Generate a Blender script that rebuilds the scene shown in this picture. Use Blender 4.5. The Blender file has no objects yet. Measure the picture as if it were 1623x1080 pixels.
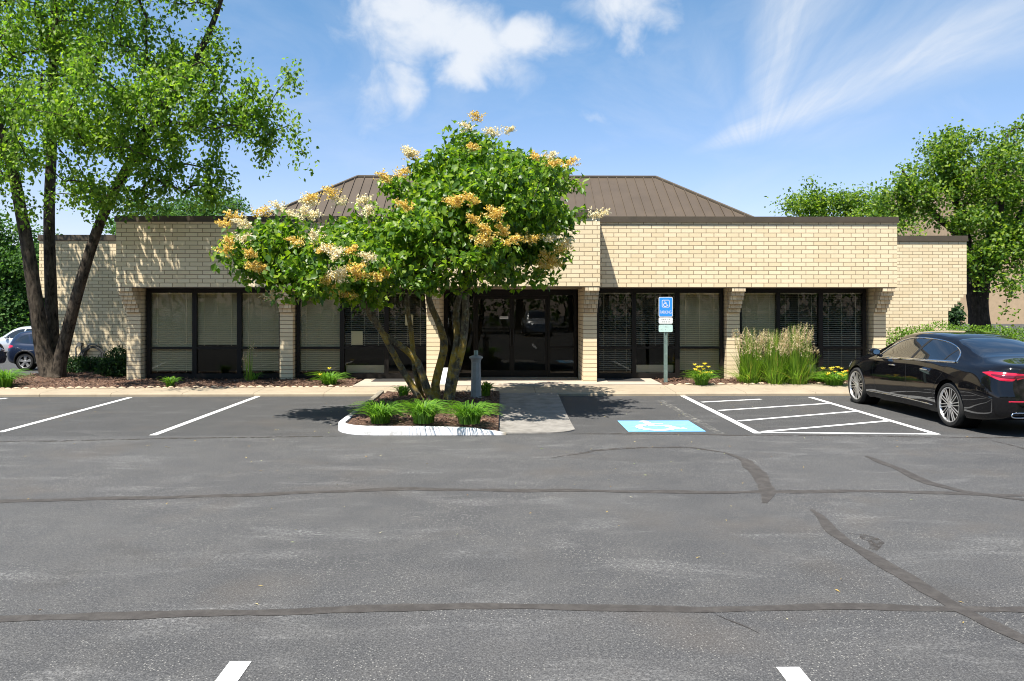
import bpy, bmesh, math, random
import numpy as np
from mathutils import Vector, Matrix, Euler
random.seed(7); RNG = np.random.default_rng(11)
scene = bpy.context.scene
COL = scene.collection
PI = math.pi
# ------------------------------------------------------------------ camera model (photo pixels)
F = 1300.0; CX = 811.5; HY = 485.0; CAMZ = 1.95; YAW = math.radians(0.68)
SY, CY = math.sin(YAW), math.cos(YAW)
def ray(px, py):
    c = (px - CX) / F
    return np.array([c * CY + SY, -c * SY + CY, (HY - py) / F])
def G(px, py, z=0.0):
    d = ray(px, py); t = (z - CAMZ) / d[2]
    return np.array([d[0] * t, d[1] * t, z])
def P(px, py, Y):
    d = ray(px, py); t = Y / d[1]
    return np.array([d[0] * t, Y, CAMZ + d[2] * t])
def XX(px, Y): return float(P(px, HY, Y)[0])
def ZZ(py, Y): return float(P(CX, py, Y)[2])

# ------------------------------------------------------------------ mesh builder
class MB:
    def __init__(s): s.v = []; s.f = []
    def add(s, vs, fs):
        n = len(s.v); s.v.extend([tuple(map(float, p)) for p in vs]); s.f.extend([tuple(i + n for i in f) for f in fs]); return s
    def box(s, x0, x1, y0, y1, z0, z1):
        if x0 > x1: x0, x1 = x1, x0
        if y0 > y1: y0, y1 = y1, y0
        if z0 > z1: z0, z1 = z1, z0
        return s.add([(x0,y0,z0),(x1,y0,z0),(x1,y1,z0),(x0,y1,z0),(x0,y0,z1),(x1,y0,z1),(x1,y1,z1),(x0,y1,z1)],
              [(0,3,2,1),(4,5,6,7),(0,1,5,4),(1,2,6,5),(2,3,7,6),(3,0,4,7)])
    def bbox(s, x0, x1, y0, y1, z0, z1, b=.01):
        """box with chamfered vertical/top edges"""
        if x0 > x1: x0, x1 = x1, x0
        if y0 > y1: y0, y1 = y1, y0
        def ring(i, z): return [(x0+i,y0+i,z),(x1-i,y0+i,z),(x1-i,y1-i,z),(x0+i,y1-i,z)]
        vs = ring(0,z0)+ring(0,z1-b)+ring(b,z1)
        fs = [(3,2,1,0),(8,9,10,11)]
        for k in (0,4):
            for i in range(4):
                j=(i+1)%4; fs.append((k+i,k+j,k+4+j,k+4+i))
        return s.add(vs, fs)
    def prism(s, poly, axis, a, b):
        """poly list of 2D pts; axis 'x','y','z' extruded from a to b"""
        def m(p, t):
            return (t,p[0],p[1]) if axis=='x' else ((p[0],t,p[1]) if axis=='y' else (p[0],p[1],t))
        n = len(poly); vs = [m(p,a) for p in poly]+[m(p,b) for p in poly]
        fs = [tuple(range(n)), tuple(range(2*n-1,n-1,-1))]
        for i in range(n):
            j=(i+1)%n; fs.append((j,i,n+i,n+j))
        return s.add(vs, fs)
    def tube(s, pts, rad, n=8, cap=True, flat=1.0):
        pts = [np.array(p, float) for p in pts]
        rads = [rad]*len(pts) if np.isscalar(rad) else list(rad)
        vs=[]; ref = None
        for i,p in enumerate(pts):
            a = pts[max(i-1,0)]; b = pts[min(i+1,len(pts)-1)]
            t = b-a; t = t/(np.linalg.norm(t)+1e-9)
            if ref is None:
                ref = np.array([0,0,1.]) if abs(t[2])<.8 else np.array([1.,0,0])
            u = ref - t*np.dot(ref,t); u /= np.linalg.norm(u)+1e-9; ref = u
            w = np.cross(t,u)
            for k in range(n):
                an = 2*PI*k/n
                vs.append(p+rads[i]*(math.cos(an)*u+math.sin(an)*w*flat))
        fs=[]
        for i in range(len(pts)-1):
            for k in range(n):
                k2=(k+1)%n; fs.append((i*n+k,i*n+k2,(i+1)*n+k2,(i+1)*n+k))
        if cap: fs += [tuple(range(n-1,-1,-1)), tuple(range((len(pts)-1)*n,len(pts)*n))]
        return s.add(vs,fs)
    def lathe(s, prof, c=(0,0,0), n=24, axis='z', cap=True):
        vs=[]
        for r,h in prof:
            for k in range(n):
                a=2*PI*k/n; p=(r*math.cos(a),r*math.sin(a),h)
                if axis=='y': p=(p[0],p[2],p[1])
                if axis=='x': p=(p[2],p[0],p[1])
                vs.append((c[0]+p[0],c[1]+p[1],c[2]+p[2]))
        fs=[]
        for i in range(len(prof)-1):
            for k in range(n):
                k2=(k+1)%n; fs.append((i*n+k,i*n+k2,(i+1)*n+k2,(i+1)*n+k))
        if cap: fs += [tuple(range(n-1,-1,-1)), tuple(range((len(prof)-1)*n,len(prof)*n))]
        return s.add(vs,fs)
    def grid(s, pts, closed=False):
        """pts[i][j] -> quads"""
        ni=len(pts); nj=len(pts[0]); vs=[p for r in pts for p in r]; fs=[]
        for i in range(ni-1):
            for j in range(nj-1 if not closed else nj):
                j2=(j+1)%nj; fs.append((i*nj+j,i*nj+j2,(i+1)*nj+j2,(i+1)*nj+j))
        return s.add(vs,fs)
    def mapped(s, fn):
        s.v=[tuple(fn(p)) for p in s.v]; return s

def origin_of(o):
    v = Vector((0,0,0))
    while o: v += o.location; o = o.parent
    return v
def finish(me, mat, smooth, fix=True):
    if fix:
        bm=bmesh.new(); bm.from_mesh(me); bmesh.ops.recalc_face_normals(bm, faces=bm.faces); bm.to_mesh(me); bm.free()
    if smooth:
        me.shade_smooth(); me.set_sharp_from_angle(angle=math.radians(smooth if smooth>1 else 40))
    me.materials.append(mat)
def obj(name, mb, mat, parent=None, smooth=0, label=None, loc=None, fix=True):
    """link ONE mesh object; vertices are given in world coordinates (or in the parent's frame when parent has been marked local)"""
    if parent is not None and not parent.get('_local'): off = np.array(origin_of(parent))
    elif loc is not None: off = np.array(loc, float)
    else: off = np.zeros(3)
    me = bpy.data.meshes.new(name)
    vs = np.array(mb.v, float)-off if parent is None or not parent.get('_local') else np.array(mb.v, float)
    me.from_pydata([tuple(p) for p in vs], [], mb.f); me.update()
    finish(me, mat, smooth, fix)
    o = bpy.data.objects.new(name, me); COL.objects.link(o)
    if parent is not None: o.parent = parent
    elif loc is not None: o.location = loc
    if parent is not None and parent.get('_local'): o['_local']=1
    if label: o['label']=label
    return o
def fast_mesh(name, V, Fq, mat, parent=None, loc=None, smooth=False):
    """V (n,3) array, Fq (m,k) constant-size faces"""
    off = np.array(origin_of(parent)) if parent is not None else (np.array(loc,float) if loc is not None else np.zeros(3))
    if parent is not None and parent.get('_local'): off = np.zeros(3)
    V = np.asarray(V,float)-off
    me = bpy.data.meshes.new(name); k = Fq.shape[1]
    me.vertices.add(len(V)); me.vertices.foreach_set('co', V.astype(np.float32).ravel())
    me.loops.add(Fq.size); me.loops.foreach_set('vertex_index', Fq.astype(np.int32).ravel())
    me.polygons.add(len(Fq)); me.polygons.foreach_set('loop_start', np.arange(0,Fq.size,k,dtype=np.int32))
    me.update(calc_edges=True); me.validate()
    if smooth: me.shade_smooth()
    me.materials.append(mat)
    o = bpy.data.objects.new(name, me); COL.objects.link(o)
    if parent is not None: o.parent = parent
    elif loc is not None: o.location = loc
    return o
def tag(o, label=None, cat=None, group=None, kind=None):
    if label: o['label']=label
    if cat: o['category']=cat
    if group: o['group']=group
    if kind: o['kind']=kind
    return o
def thing(name, label, cat, loc=(0,0,0), rz=0.0, group=None, local=False):
    o = bpy.data.objects.new(name, None); COL.objects.link(o); o.location = loc; o.rotation_euler=(0,0,rz)
    o.empty_display_size=.2
    if local: o['_local']=1
    return tag(o,label,cat,group)
def dup(root, loc, rz=None, sc=None, label=None):
    r = root.copy(); COL.objects.link(r); r.location = loc
    if rz is not None: r.rotation_euler=(0,0,rz)
    if sc is not None: r.scale=(sc,sc,sc) if np.isscalar(sc) else sc
    if label: r['label']=label
    for ch in list(root.children):
        c=ch.copy(); COL.objects.link(c); c.parent=r
        for g in list(ch.children):
            d=g.copy(); COL.objects.link(d); d.parent=c
    return r
def struct(name, mb, mat, smooth=0, fix=True):
    return tag(obj(name, mb, mat, None, smooth, fix=fix), kind='structure')

# ------------------------------------------------------------------ node helpers
class NT:
    def __init__(s, tree): s.t=tree; s.n=tree.nodes; s.l=tree.links
    def new(s, typ, **kw):
        n=s.n.new(typ)
        for k,v in kw.items(): setattr(n,k,v)
        return n
    def set(s, sock, val):
        if isinstance(val, bpy.types.NodeSocket): s.l.new(val, sock)
        elif val is not None:
            if hasattr(sock.default_value,'__len__') and not np.isscalar(val):
                v=list(val)
                if len(sock.default_value)==4 and len(v)==3: v=v+[1.0]
                sock.default_value=v
            elif hasattr(sock.default_value,'__len__'): sock.default_value=[val]*len(sock.default_value) if len(sock.default_value)==3 else [val,val,val,1]
            else: sock.default_value=val
    def math(s, op, a, b=None, c=None, clamp=False):
        n=s.new('ShaderNodeMath', operation=op, use_clamp=clamp); s.set(n.inputs[0],a)
        if b is not None: s.set(n.inputs[1],b)
        if c is not None: s.set(n.inputs[2],c)
        return n.outputs[0]
    def vmath(s, op, a, b=None):
        n=s.new('ShaderNodeVectorMath', operation=op); s.set(n.inputs[0],a)
        if b is not None: s.set(n.inputs[1],b)
        return n.outputs[0]
    def mix(s, f, a, b, mode='MIX'):
        n=s.new('ShaderNodeMix', data_type='RGBA', blend_type=mode); s.set(n.inputs[0],f); s.set(n.inputs[6],a); s.set(n.inputs[7],b); return n.outputs[2]
    def noise(s, vec, scale, detail=4, rough=.55, dist=0.0):
        n=s.new('ShaderNodeTexNoise'); s.set(n.inputs['Vector'],vec); s.set(n.inputs['Scale'],scale); s.set(n.inputs['Detail'],detail); s.set(n.inputs['Roughness'],rough); s.set(n.inputs['Distortion'],dist); return n.outputs['Fac']
    def ramp(s, f, stops, interp='LINEAR'):
        n=s.new('ShaderNodeValToRGB'); n.color_ramp.interpolation=interp; el=n.color_ramp.elements
        while len(el)<len(stops): el.new(.5)
        for e,(p,c) in zip(el,stops):
            e.position=p; e.color=(c,c,c,1) if np.isscalar(c) else (*c,1)
        s.set(n.inputs[0],f); return n.outputs[0]
    def smooth(s, x, lo, hi):
        n=s.new('ShaderNodeMapRange', interpolation_type='SMOOTHSTEP'); s.set(n.inputs[0],x); s.set(n.inputs[1],lo); s.set(n.inputs[2],hi); s.set(n.inputs[3],0.0); s.set(n.inputs[4],1.0); return n.outputs[0]
    def pos(s): return s.new('ShaderNodeNewGeometry').outputs['Position']
    def objc(s): return s.new('ShaderNodeTexCoord').outputs['Object']
    def sep(s, v):
        n=s.new('ShaderNodeSeparateXYZ'); s.set(n.inputs[0],v); return n.outputs
    def comb(s, x,y,z):
        n=s.new('ShaderNodeCombineXYZ'); s.set(n.inputs[0],x); s.set(n.inputs[1],y); s.set(n.inputs[2],z); return n.outputs[0]
    def bump(s, h, strength=.3, dist=.01):
        n=s.new('ShaderNodeBump'); s.set(n.inputs['Strength'],strength); s.set(n.inputs['Distance'],dist); s.set(n.inputs['Height'],h); return n.outputs[0]
def newmat(name):
    m=bpy.data.materials.new(name); m.use_nodes=True; t=NT(m.node_tree); bs=t.n['Principled BSDF']; return m,t,bs
def mat(name, color, rough=.6, metal=0.0, var=0.0, vscale=8.0, bump=0.0, bscale=40.0, spec=None, coat=0.0, bdist=.01):
    m,t,b=newmat(name)
    b.inputs['Roughness'].default_value=rough; b.inputs['Metallic'].default_value=metal
    if spec is not None: b.inputs['Specular IOR Level'].default_value=spec
    if coat: b.inputs['Coat Weight'].default_value=coat; b.inputs['Coat Roughness'].default_value=.02
    if var>0:
        f=t.noise(t.objc(), vscale, 5)
        c=t.mix(t.ramp(f,[(.3,0.0),(.7,1.0)]), tuple(x*(1-var) for x in color), tuple(min(1,x*(1+var)) for x in color))
        t.set(b.inputs['Base Color'], c)
    else: t.set(b.inputs['Base Color'], color)
    if bump>0: t.set(b.inputs['Normal'], t.bump(t.noise(t.objc(), bscale, 4), bump, bdist))
    return m
M={}
def brick_mat(name, bw, offset, c1, c2, mortar, squash=1.0, msize=.008, xoff=0.0):
    m,t,b=newmat(name)
    g=t.new('ShaderNodeNewGeometry'); p=t.sep(g.outputs['Position']); n=t.sep(g.outputs['True Normal'])
    side=t.math('GREATER_THAN', t.math('ABSOLUTE', n[0]), .6)
    u=t.math('ADD', t.math('MULTIPLY', p[0], t.math('SUBTRACT',1.0,side)), t.math('MULTIPLY', p[1], side))
    vec=t.comb(t.math('ADD',u,200.0+xoff), t.math('ADD', p[2], 10*.1016-2.40+.1016*60), 0.0)
    br=t.new('ShaderNodeTexBrick'); br.offset=offset; br.offset_frequency=2; br.squash=1.0
    t.set(br.inputs['Vector'],vec); t.set(br.inputs['Color1'],c1); t.set(br.inputs['Color2'],c2); t.set(br.inputs['Mortar'],mortar)
    t.set(br.inputs['Scale'],1.0); t.set(br.inputs['Mortar Size'],msize); t.set(br.inputs['Mortar Smooth'],.15); t.set(br.inputs['Bias'],-.15)
    t.set(br.inputs['Brick Width'],bw); t.set(br.inputs['Row Height'],.1016)
    nz=t.noise(g.outputs['Position'], 3.0, 5); n2=t.noise(g.outputs['Position'], 60.0, 3)
    col=t.mix(t.ramp(nz,[(.35,0.0),(.7,.28)]), br.outputs['Color'], tuple(x*.80 for x in c1))
    col=t.mix(t.ramp(n2,[(.4,0.0),(.75,.16)]), col, tuple(x*.55 for x in c1))
    # a few weathered streaks running down from the coping
    st=t.noise(t.comb(t.math('MULTIPLY',u,5.0),t.math('MULTIPLY',p[2],.35),0.0),1.0,4)
    col=t.mix(t.ramp(st,[(.55,0.0),(.8,.22)]), col, tuple(x*.7 for x in c1))
    t.set(b.inputs['Base Color'],col); b.inputs['Roughness'].default_value=.85; b.inputs['Specular IOR Level'].default_value=.25
    h=t.math('ADD', t.math('MULTIPLY', br.outputs['Fac'], -1.0), t.math('MULTIPLY', n2, .25))
    t.set(b.inputs['Normal'], t.bump(h,.7,.008))
    return m
BR1=(.76,.635,.425); BR2=(.66,.53,.33); MO=(.22,.155,.095)
M['brick']=brick_mat('brick',.305,.37,BR1,BR2,MO)
M['brick_col']=brick_mat('brick_column',6.0,.5,BR1,BR2,MO,xoff=3.0)
M['brick_head']=brick_mat('brick_header',.107,.5,BR1,(.46,.35,.23),MO,msize=.005)
M['coping']=mat('bronze_coping',(.070,.054,.035),.5,.0,.15,3)
M['roof']=mat('bronze_roof',(.074,.054,.035),.5,.0,.12,1.2,.12,2.0)
M['seam']=mat('roof_seam',(.085,.066,.05),.45,.15)
M['frame']=mat('dark_bronze_frame',(.010,.008,.0065),.5,.2,.2,6,spec=.3)
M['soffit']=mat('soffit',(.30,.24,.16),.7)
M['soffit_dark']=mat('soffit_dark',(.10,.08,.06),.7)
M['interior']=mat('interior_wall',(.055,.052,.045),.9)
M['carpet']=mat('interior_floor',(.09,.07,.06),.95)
M['blind']=mat('blind_slat',(.82,.73,.52),.6)
M['blind_dark']=mat('blind_slat_grey',(.60,.59,.52),.6)
M['paper']=mat('paper',(.75,.70,.52),.8)
M['white']=mat('white_plastic',(.8,.8,.8),.5)
M['black']=mat('black_ink',(.03,.03,.03),.6)
M['steel']=mat('brushed_steel',(.55,.55,.53),.35,.9)
def glass_mat(name, tint, gl=1.0, ior=1.5):
    m,t,b=newmat(name); t.n.remove(b); out=t.n['Material Output']
    tr=t.new('ShaderNodeBsdfTransparent'); t.set(tr.inputs[0],tint)
    gs=t.new('ShaderNodeBsdfGlossy'); t.set(gs.inputs['Roughness'],.01); t.set(gs.inputs['Color'],(gl,gl,gl))
    fr=t.new('ShaderNodeFresnel'); fr.inputs['IOR'].default_value=ior
    mx=t.new('ShaderNodeMixShader'); t.set(mx.inputs[0],fr.outputs[0]); t.l.new(tr.outputs[0],mx.inputs[1]); t.l.new(gs.outputs[0],mx.inputs[2])
    t.l.new(mx.outputs[0],out.inputs[0]); return m
M['glass']=glass_mat('window_glass',(.90,.89,.84),.85,1.29)
# ---- ground materials
def asphalt():
    m,t,b=newmat('asphalt')
    p=t.pos(); s=t.sep(p)
    fine=t.noise(p,95.0,3,.7); big=t.noise(p,.35,5,.6); mid=t.noise(p,2.3,5,.6)
    vo=t.new('ShaderNodeTexVoronoi'); t.set(vo.inputs['Vector'],p); t.set(vo.inputs['Scale'],75.0)
    stall=t.smooth(s[1],12.28,12.42)                      # newer, darker asphalt in the stalls
    c=t.mix(t.ramp(big,[(.35,0.0),(.65,1.0)]),(.050,.0502,.0515),(.070,.0695,.0695))
    c=t.mix(t.ramp(mid,[(.4,0.0),(.7,.55)]),c,(.088,.085,.081))
    c=t.mix(stall,c,t.mix(t.ramp(mid,[(.3,0.0),(.8,1.0)]),(.040,.040,.040),(.058,.057,.056)))
    # aggregate: dark pits and pale stones
    c=t.mix(t.ramp(fine,[(.33,.8),(.48,0.0)]),c,(.018,.018,.019))
    c=t.mix(t.ramp(fine,[(.53,0.0),(.70,.85)]),c,(.18,.177,.172))
    g2=t.noise(p,42.0,4,.8)
    c=t.mix(t.ramp(g2,[(.36,.55),(.48,0.0)]),c,(.024,.024,.025))
    c=t.mix(t.ramp(g2,[(.54,0.0),(.68,.55)]),c,(.16,.157,.152))
    r=t.new('ShaderNodeSeparateColor'); t.l.new(vo.outputs['Color'],r.inputs[0])
    keep=t.math('GREATER_THAN', r.outputs[0], .84)
    stone=t.math('MULTIPLY', keep, t.smooth(vo.outputs['Distance'],.42,.25))
    zone=t.ramp(t.noise(p,.9,4),[(.40,.08),(.62,1.0)])
    c=t.mix(t.math('MULTIPLY',stone,t.math('MULTIPLY',zone,t.math('SUBTRACT',1.0,t.math('MULTIPLY',stall,.7)))),c,(.28,.27,.245))
    # scuffed, worn patches drawn out across the lot
    sv=t.comb(t.math('MULTIPLY',s[0],.75),t.math('MULTIPLY',s[1],1.9),0.0)
    sc=t.math('MULTIPLY', t.ramp(t.noise(sv,1.0,7,.68,.5),[(.53,0.0),(.68,1.0)]), t.ramp(t.noise(p,34.0,5,.8),[(.47,0.0),(.62,1.0)]))
    c=t.mix(t.math('MULTIPLY',sc,t.math('SUBTRACT',.82,t.math('MULTIPLY',stall,.35))),c,(.22,.217,.21))
    # brownish and oily stains
    st=t.ramp(t.noise(p,.55,3,.5,.4),[(.62,0.0),(.75,.5)])
    c=t.mix(st,c,(.040,.036,.032))
    br=t.ramp(t.noise(t.vmath('ADD',p,(31.0,7.0,0.0)),.8,4),[(.55,0.0),(.75,.35)])
    c=t.mix(br,c,(.095,.08,.065))
    t.set(b.inputs['Base Color'],c); b.inputs['Roughness'].default_value=.85; b.inputs['Specular IOR Level'].default_value=.3
    t.set(b.inputs['Normal'],t.bump(t.math('ADD',fine,t.math('MULTIPLY',vo.outputs['Distance'],.6)),.55,.008))
    return m
M['asphalt']=asphalt()
def worn(name, color, under, scale=9.0, lo=.42, hi=.6, amt=1.0, rough=.7, alpha=False):
    m,t,b=newmat(name); p=t.pos()
    f=t.math('MULTIPLY', t.ramp(t.noise(p,scale,6,.7),[(lo,0.0),(hi,1.0)]), amt)
    f2=t.ramp(t.noise(p,90.0,3,.7),[(.60,0.0),(.72,1.0)])
    f=t.math('MAXIMUM',f,t.math('MULTIPLY',f2,amt))
    if alpha:
        t.set(b.inputs['Base Color'],color)
        t.set(b.inputs['Alpha'],t.math('SUBTRACT',1.0,f))
    else:
        t.set(b.inputs['Base Color'],t.mix(f,color,under))
    b.inputs['Roughness'].default_value=rough
    t.set(b.inputs['Normal'],t.bump(t.noise(p,95.0,3,.7),.35,.006))
    return m
M['paint']=worn('white_road_paint',(.72,.72,.70),(.2,.2,.2),9,.54,.76,.85,alpha=True)
M['oldpaint']=worn('worn_road_paint',(.26,.25,.22),(.1,.1,.1),11,.34,.52,1.0,alpha=True)
M['blue']=worn('blue_road_paint',(.15,.42,.70),(.28,.45,.58),8,.5,.75,.8)
M['tar']=worn('tar_seal',(.036,.031,.027),(.072,.065,.058),9,.42,.66,.7,rough=.8,alpha=False)
M['tar_soft']=worn('worn_tar_seal',(.048,.040,.033),(.085,.075,.065),9,.36,.60,1.0,rough=.7,alpha=True)
M['ramp']=worn('smooth_grey_paving',(.25,.235,.21),(.15,.138,.122),4,.40,.64,1.0,rough=.8)
def concrete(name, c, dark):
    m,t,b=newmat(name); p=t.pos()
    n1=t.noise(p,1.6,6,.65); n2=t.noise(p,70.0,3,.7); n3=t.noise(p,6.0,5,.6)
    col=t.mix(t.ramp(n1,[(.35,0.0),(.7,.7)]),c,tuple(x*.72 for x in c))
    col=t.mix(t.ramp(n3,[(.55,0.0),(.75,.45)]),col,dark)
    col=t.mix(t.ramp(n2,[(.55,0.0),(.75,.5)]),col,tuple(x*.6 for x in c))
    t.set(b.inputs['Base Color'],col); b.inputs['Roughness'].default_value=.9
    t.set(b.inputs['Normal'],t.bump(t.math('ADD',n2,n3),.4,.006)); return m
M['concrete']=concrete('concrete',(.33,.27,.19),(.20,.15,.09))
M['pad']=concrete('pale_concrete',(.42,.35,.275),(.32,.25,.18))
def curb_mat():
    m,t,b=newmat('painted_curb'); p=t.pos(); s=t.sep(p)
    con=t.mix(t.ramp(t.noise(p,5.0,5),[(.3,0.0),(.7,1.0)]),(.27,.235,.18),(.17,.15,.115))
    w=t.math('SUBTRACT',1.0,t.smooth(s[1],13.3,13.9))
    ends=t.math('SUBTRACT',1.0,t.smooth(s[0],-.08,.05))
    chip=t.ramp(t.noise(p,7.0,6,.7),[(.50,1.0),(.64,.45)])
    f=t.math('MULTIPLY',t.math('MULTIPLY',w,chip),ends)
    t.set(b.inputs['Base Color'],t.mix(f,con,(.66,.67,.69))); b.inputs['Roughness'].default_value=.8
    t.set(b.inputs['Normal'],t.bump(t.noise(p,30.0,4),.4,.008)); return m
M['curb']=curb_mat()
def mulch():
    m,t,b=newmat('mulch'); p=t.pos()
    v=t.new('ShaderNodeTexVoronoi'); t.set(v.inputs['Vector'],t.vmath('MULTIPLY',p,(22.0,45.0,40.0))); t.set(v.inputs['Scale'],1.0)
    r=t.new('ShaderNodeSeparateColor'); t.l.new(v.outputs['Color'],r.inputs[0])
    c=t.ramp(r.outputs[0],[(0.0,(.035,.018,.011)),(.5,(.10,.05,.03)),(.85,(.17,.095,.06)),(1.0,(.27,.18,.12))])
    t.set(b.inputs['Base Color'],c); b.inputs['Roughness'].default_value=.95
    t.set(b.inputs['Normal'],t.bump(t.math('ADD',v.outputs['Distance'],t.noise(p,30.0,3)),1.0,.03)); return m
M['mulch']=mulch()
def island_ramp(name, stops, rough=.9, trans=0.0, tcol=None, spec=.3):
    m,t,b=newmat(name)
    g=t.new('ShaderNodeNewGeometry'); c=t.ramp(g.outputs['Random Per Island'],stops)
    t.set(b.inputs['Base Color'],c); b.inputs['Roughness'].default_value=rough; b.inputs['Specular IOR Level'].default_value=spec
    if trans>0:
        tr=t.new('ShaderNodeBsdfTranslucent'); t.set(tr.inputs[0],t.mix(1.0,c,tcol,'MULTIPLY'))
        mx=t.new('ShaderNodeMixShader'); mx.inputs[0].default_value=trans
        t.l.new(b.outputs[0],mx.inputs[1]); t.l.new(tr.outputs[0],mx.inputs[2]); t.l.new(mx.outputs[0],t.n['Material Output'].inputs[0])
    return m
TC=(2.1,2.2,.9)
M['chips']=island_ramp('mulch_chips',[(0,(.04,.02,.012)),(.5,(.12,.06,.035)),(.8,(.21,.12,.075)),(1,(.36,.25,.17))])
M['birch_leaf']=island_ramp('birch_leaf',[(0,(.056,.125,.014)),(.5,(.12,.21,.024)),(1,(.21,.30,.04))],.5,.5,TC,.35)
M['lilac_leaf']=island_ramp('lilac_leaf',[(0,(.034,.090,.010)),(.5,(.088,.175,.014)),(1,(.23,.32,.025))],.42,.42,TC,.45)
M['tree_leaf']=island_ramp('pear_leaf',[(0,(.038,.092,.012)),(.5,(.09,.17,.018)),(1,(.24,.32,.03))],.5,.45,TC,.35)
M['wood_leaf']=island_ramp('far_leaf',[(0,(.030,.075,.020)),(.5,(.055,.125,.028)),(1,(.10,.19,.045))],.6,.35,TC,.2)
M['shrub_leaf']=island_ramp('yew_leaf',[(0,(.008,.026,.007)),(.6,(.02,.055,.012)),(1,(.045,.10,.02))],.6,.2,TC,.3)
M['hedge_leaf']=island_ramp('box_leaf',[(0,(.05,.115,.012)),(.5,(.11,.205,.022)),(1,(.19,.30,.04))],.5,.3,TC,.3)
M['daylily']=island_ramp('daylily_blade',[(0,(.05,.13,.012)),(.5,(.09,.21,.02)),(1,(.17,.31,.03))],.5,.3,TC,.35)
M['feather']=island_ramp('reed_blade',[(0,(.07,.14,.015)),(.5,(.13,.24,.025)),(.9,(.20,.31,.04)),(1,(.34,.26,.08))],.6,.35,TC,.3)
M['plume']=island_ramp('grass_plume',[(0,(.44,.33,.19)),(.5,(.60,.48,.30)),(1,(.76,.66,.46))],.8,.3,(1.3,1.2,1.0),.2)
M['gold']=island_ramp('fading_lilac_flower',[(0,(.60,.40,.05)),(.6,(.78,.59,.15)),(1,(.88,.80,.46))],.8,.3,(1.3,1.2,1.0),.2)
M['cream']=island_ramp('cream_lilac_flower',[(0,(.72,.54,.20)),(.4,(.82,.73,.48)),(1,(.87,.84,.68))],.8,.3,(1.2,1.2,1.1),.2)
M['yellow']=island_ramp('yellow_petal',[(0,(.78,.60,.03)),(1,(.88,.78,.12))],.6,.3,(1.3,1.2,1.0),.2)
M['litter']=island_ramp('leaf_litter',[(0,(.20,.12,.04)),(.5,(.45,.33,.10)),(.8,(.60,.55,.35)),(1,(.15,.25,.04))],.9)
def bark(name, c1, c2, lichen=None, sc=1.0):
    m,t,b=newmat(name); p=t.objc(); q=t.vmath('MULTIPLY',p,(14.0*sc,14.0*sc,4.0*sc))
    n=t.noise(q,1.0,6,.7,.6); n2=t.noise(p,5.0*sc,4)
    c=t.mix(t.ramp(n,[(.35,0.0),(.65,1.0)]),c1,c2)
    c=t.mix(t.ramp(n2,[(.5,0.0),(.75,.5)]),c,tuple(x*1.5 for x in c2))
    if lichen:
        z=t.sep(t.pos())[2]
        lf=t.math('MULTIPLY',t.ramp(t.noise(t.vmath('ADD',p,(5.0,3.0,1.0)),3.2,5,.65),[(.44,0.0),(.58,1.0)]),t.math('SUBTRACT',1.0,t.smooth(z,.9,2.2)))
        c=t.mix(t.math('MULTIPLY',lf,.6),c,lichen)
        c=t.mix(t.math('MULTIPLY',t.ramp(t.noise(p,16.0,4,.6),[(.55,0.0),(.65,.5)]),.8),c,(.30,.33,.22))
    t.set(b.inputs['Base Color'],c); b.inputs['Roughness'].default_value=.95; b.inputs['Specular IOR Level'].default_value=.15
    t.set(b.inputs['Normal'],t.bump(n,1.0,.03)); return m
M['birch_bark']=bark('river_birch_bark',(.008,.0065,.005),(.10,.08,.06))
M['lilac_bark']=bark('lichened_lilac_bark',(.045,.038,.028),(.15,.13,.09),(.55,.36,.03),1.6)
M['dark_bark']=bark('dark_bark',(.018,.014,.011),(.055,.043,.035))
# ---- vehicles
def paint_mat(name,c,metal=.0,rough=.25):
    return mat(name,c,.035 if name.startswith('black') else rough,metal,coat=0.0 if name.startswith('black') else 1.0,spec=.5)
M['car_black']=paint_mat('black_car_paint',(.0045,.0045,.0055))
M['car_navy']=paint_mat('navy_car_paint',(.012,.020,.045),.3)
M['car_silver']=paint_mat('silver_car_paint',(.55,.57,.58),.4,.3)
M['car_brown']=paint_mat('dark_brown_car_paint',(.022,.012,.009),.2)
M['car_glass']=mat('tinted_car_glass',(.006,.007,.008),.03,0,spec=.9,coat=1.0)
M['chrome']=mat('chrome',(.80,.80,.80),.12,1.0)
M['tyre']=mat('tyre_rubber',(.012,.012,.012),.8,bump=.2)
M['rim']=mat('machined_alloy',(.68,.68,.68),.3,.8)
M['rim_dark']=mat('gloss_black_alloy',(.006,.006,.006),.6,spec=.2)
M['trim']=mat('black_trim',(.010,.010,.010),.5)
M['tail']=mat('red_tail_lens',(.42,.008,.03),.08,coat=1.0)
M['tail_dark']=mat('dark_red_lens',(.10,.004,.012),.08,coat=1.0)
M['headlamp']=mat('headlamp_lens',(.65,.68,.70),.05,coat=1.0)
M['amber']=mat('amber_reflector',(.75,.20,.02),.2)
M['mirror']=mat('mirror_glass',(.85,.88,.9),.02,1.0)
M['well']=mat('wheel_well',(.006,.006,.006),.95,spec=.1)
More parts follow.
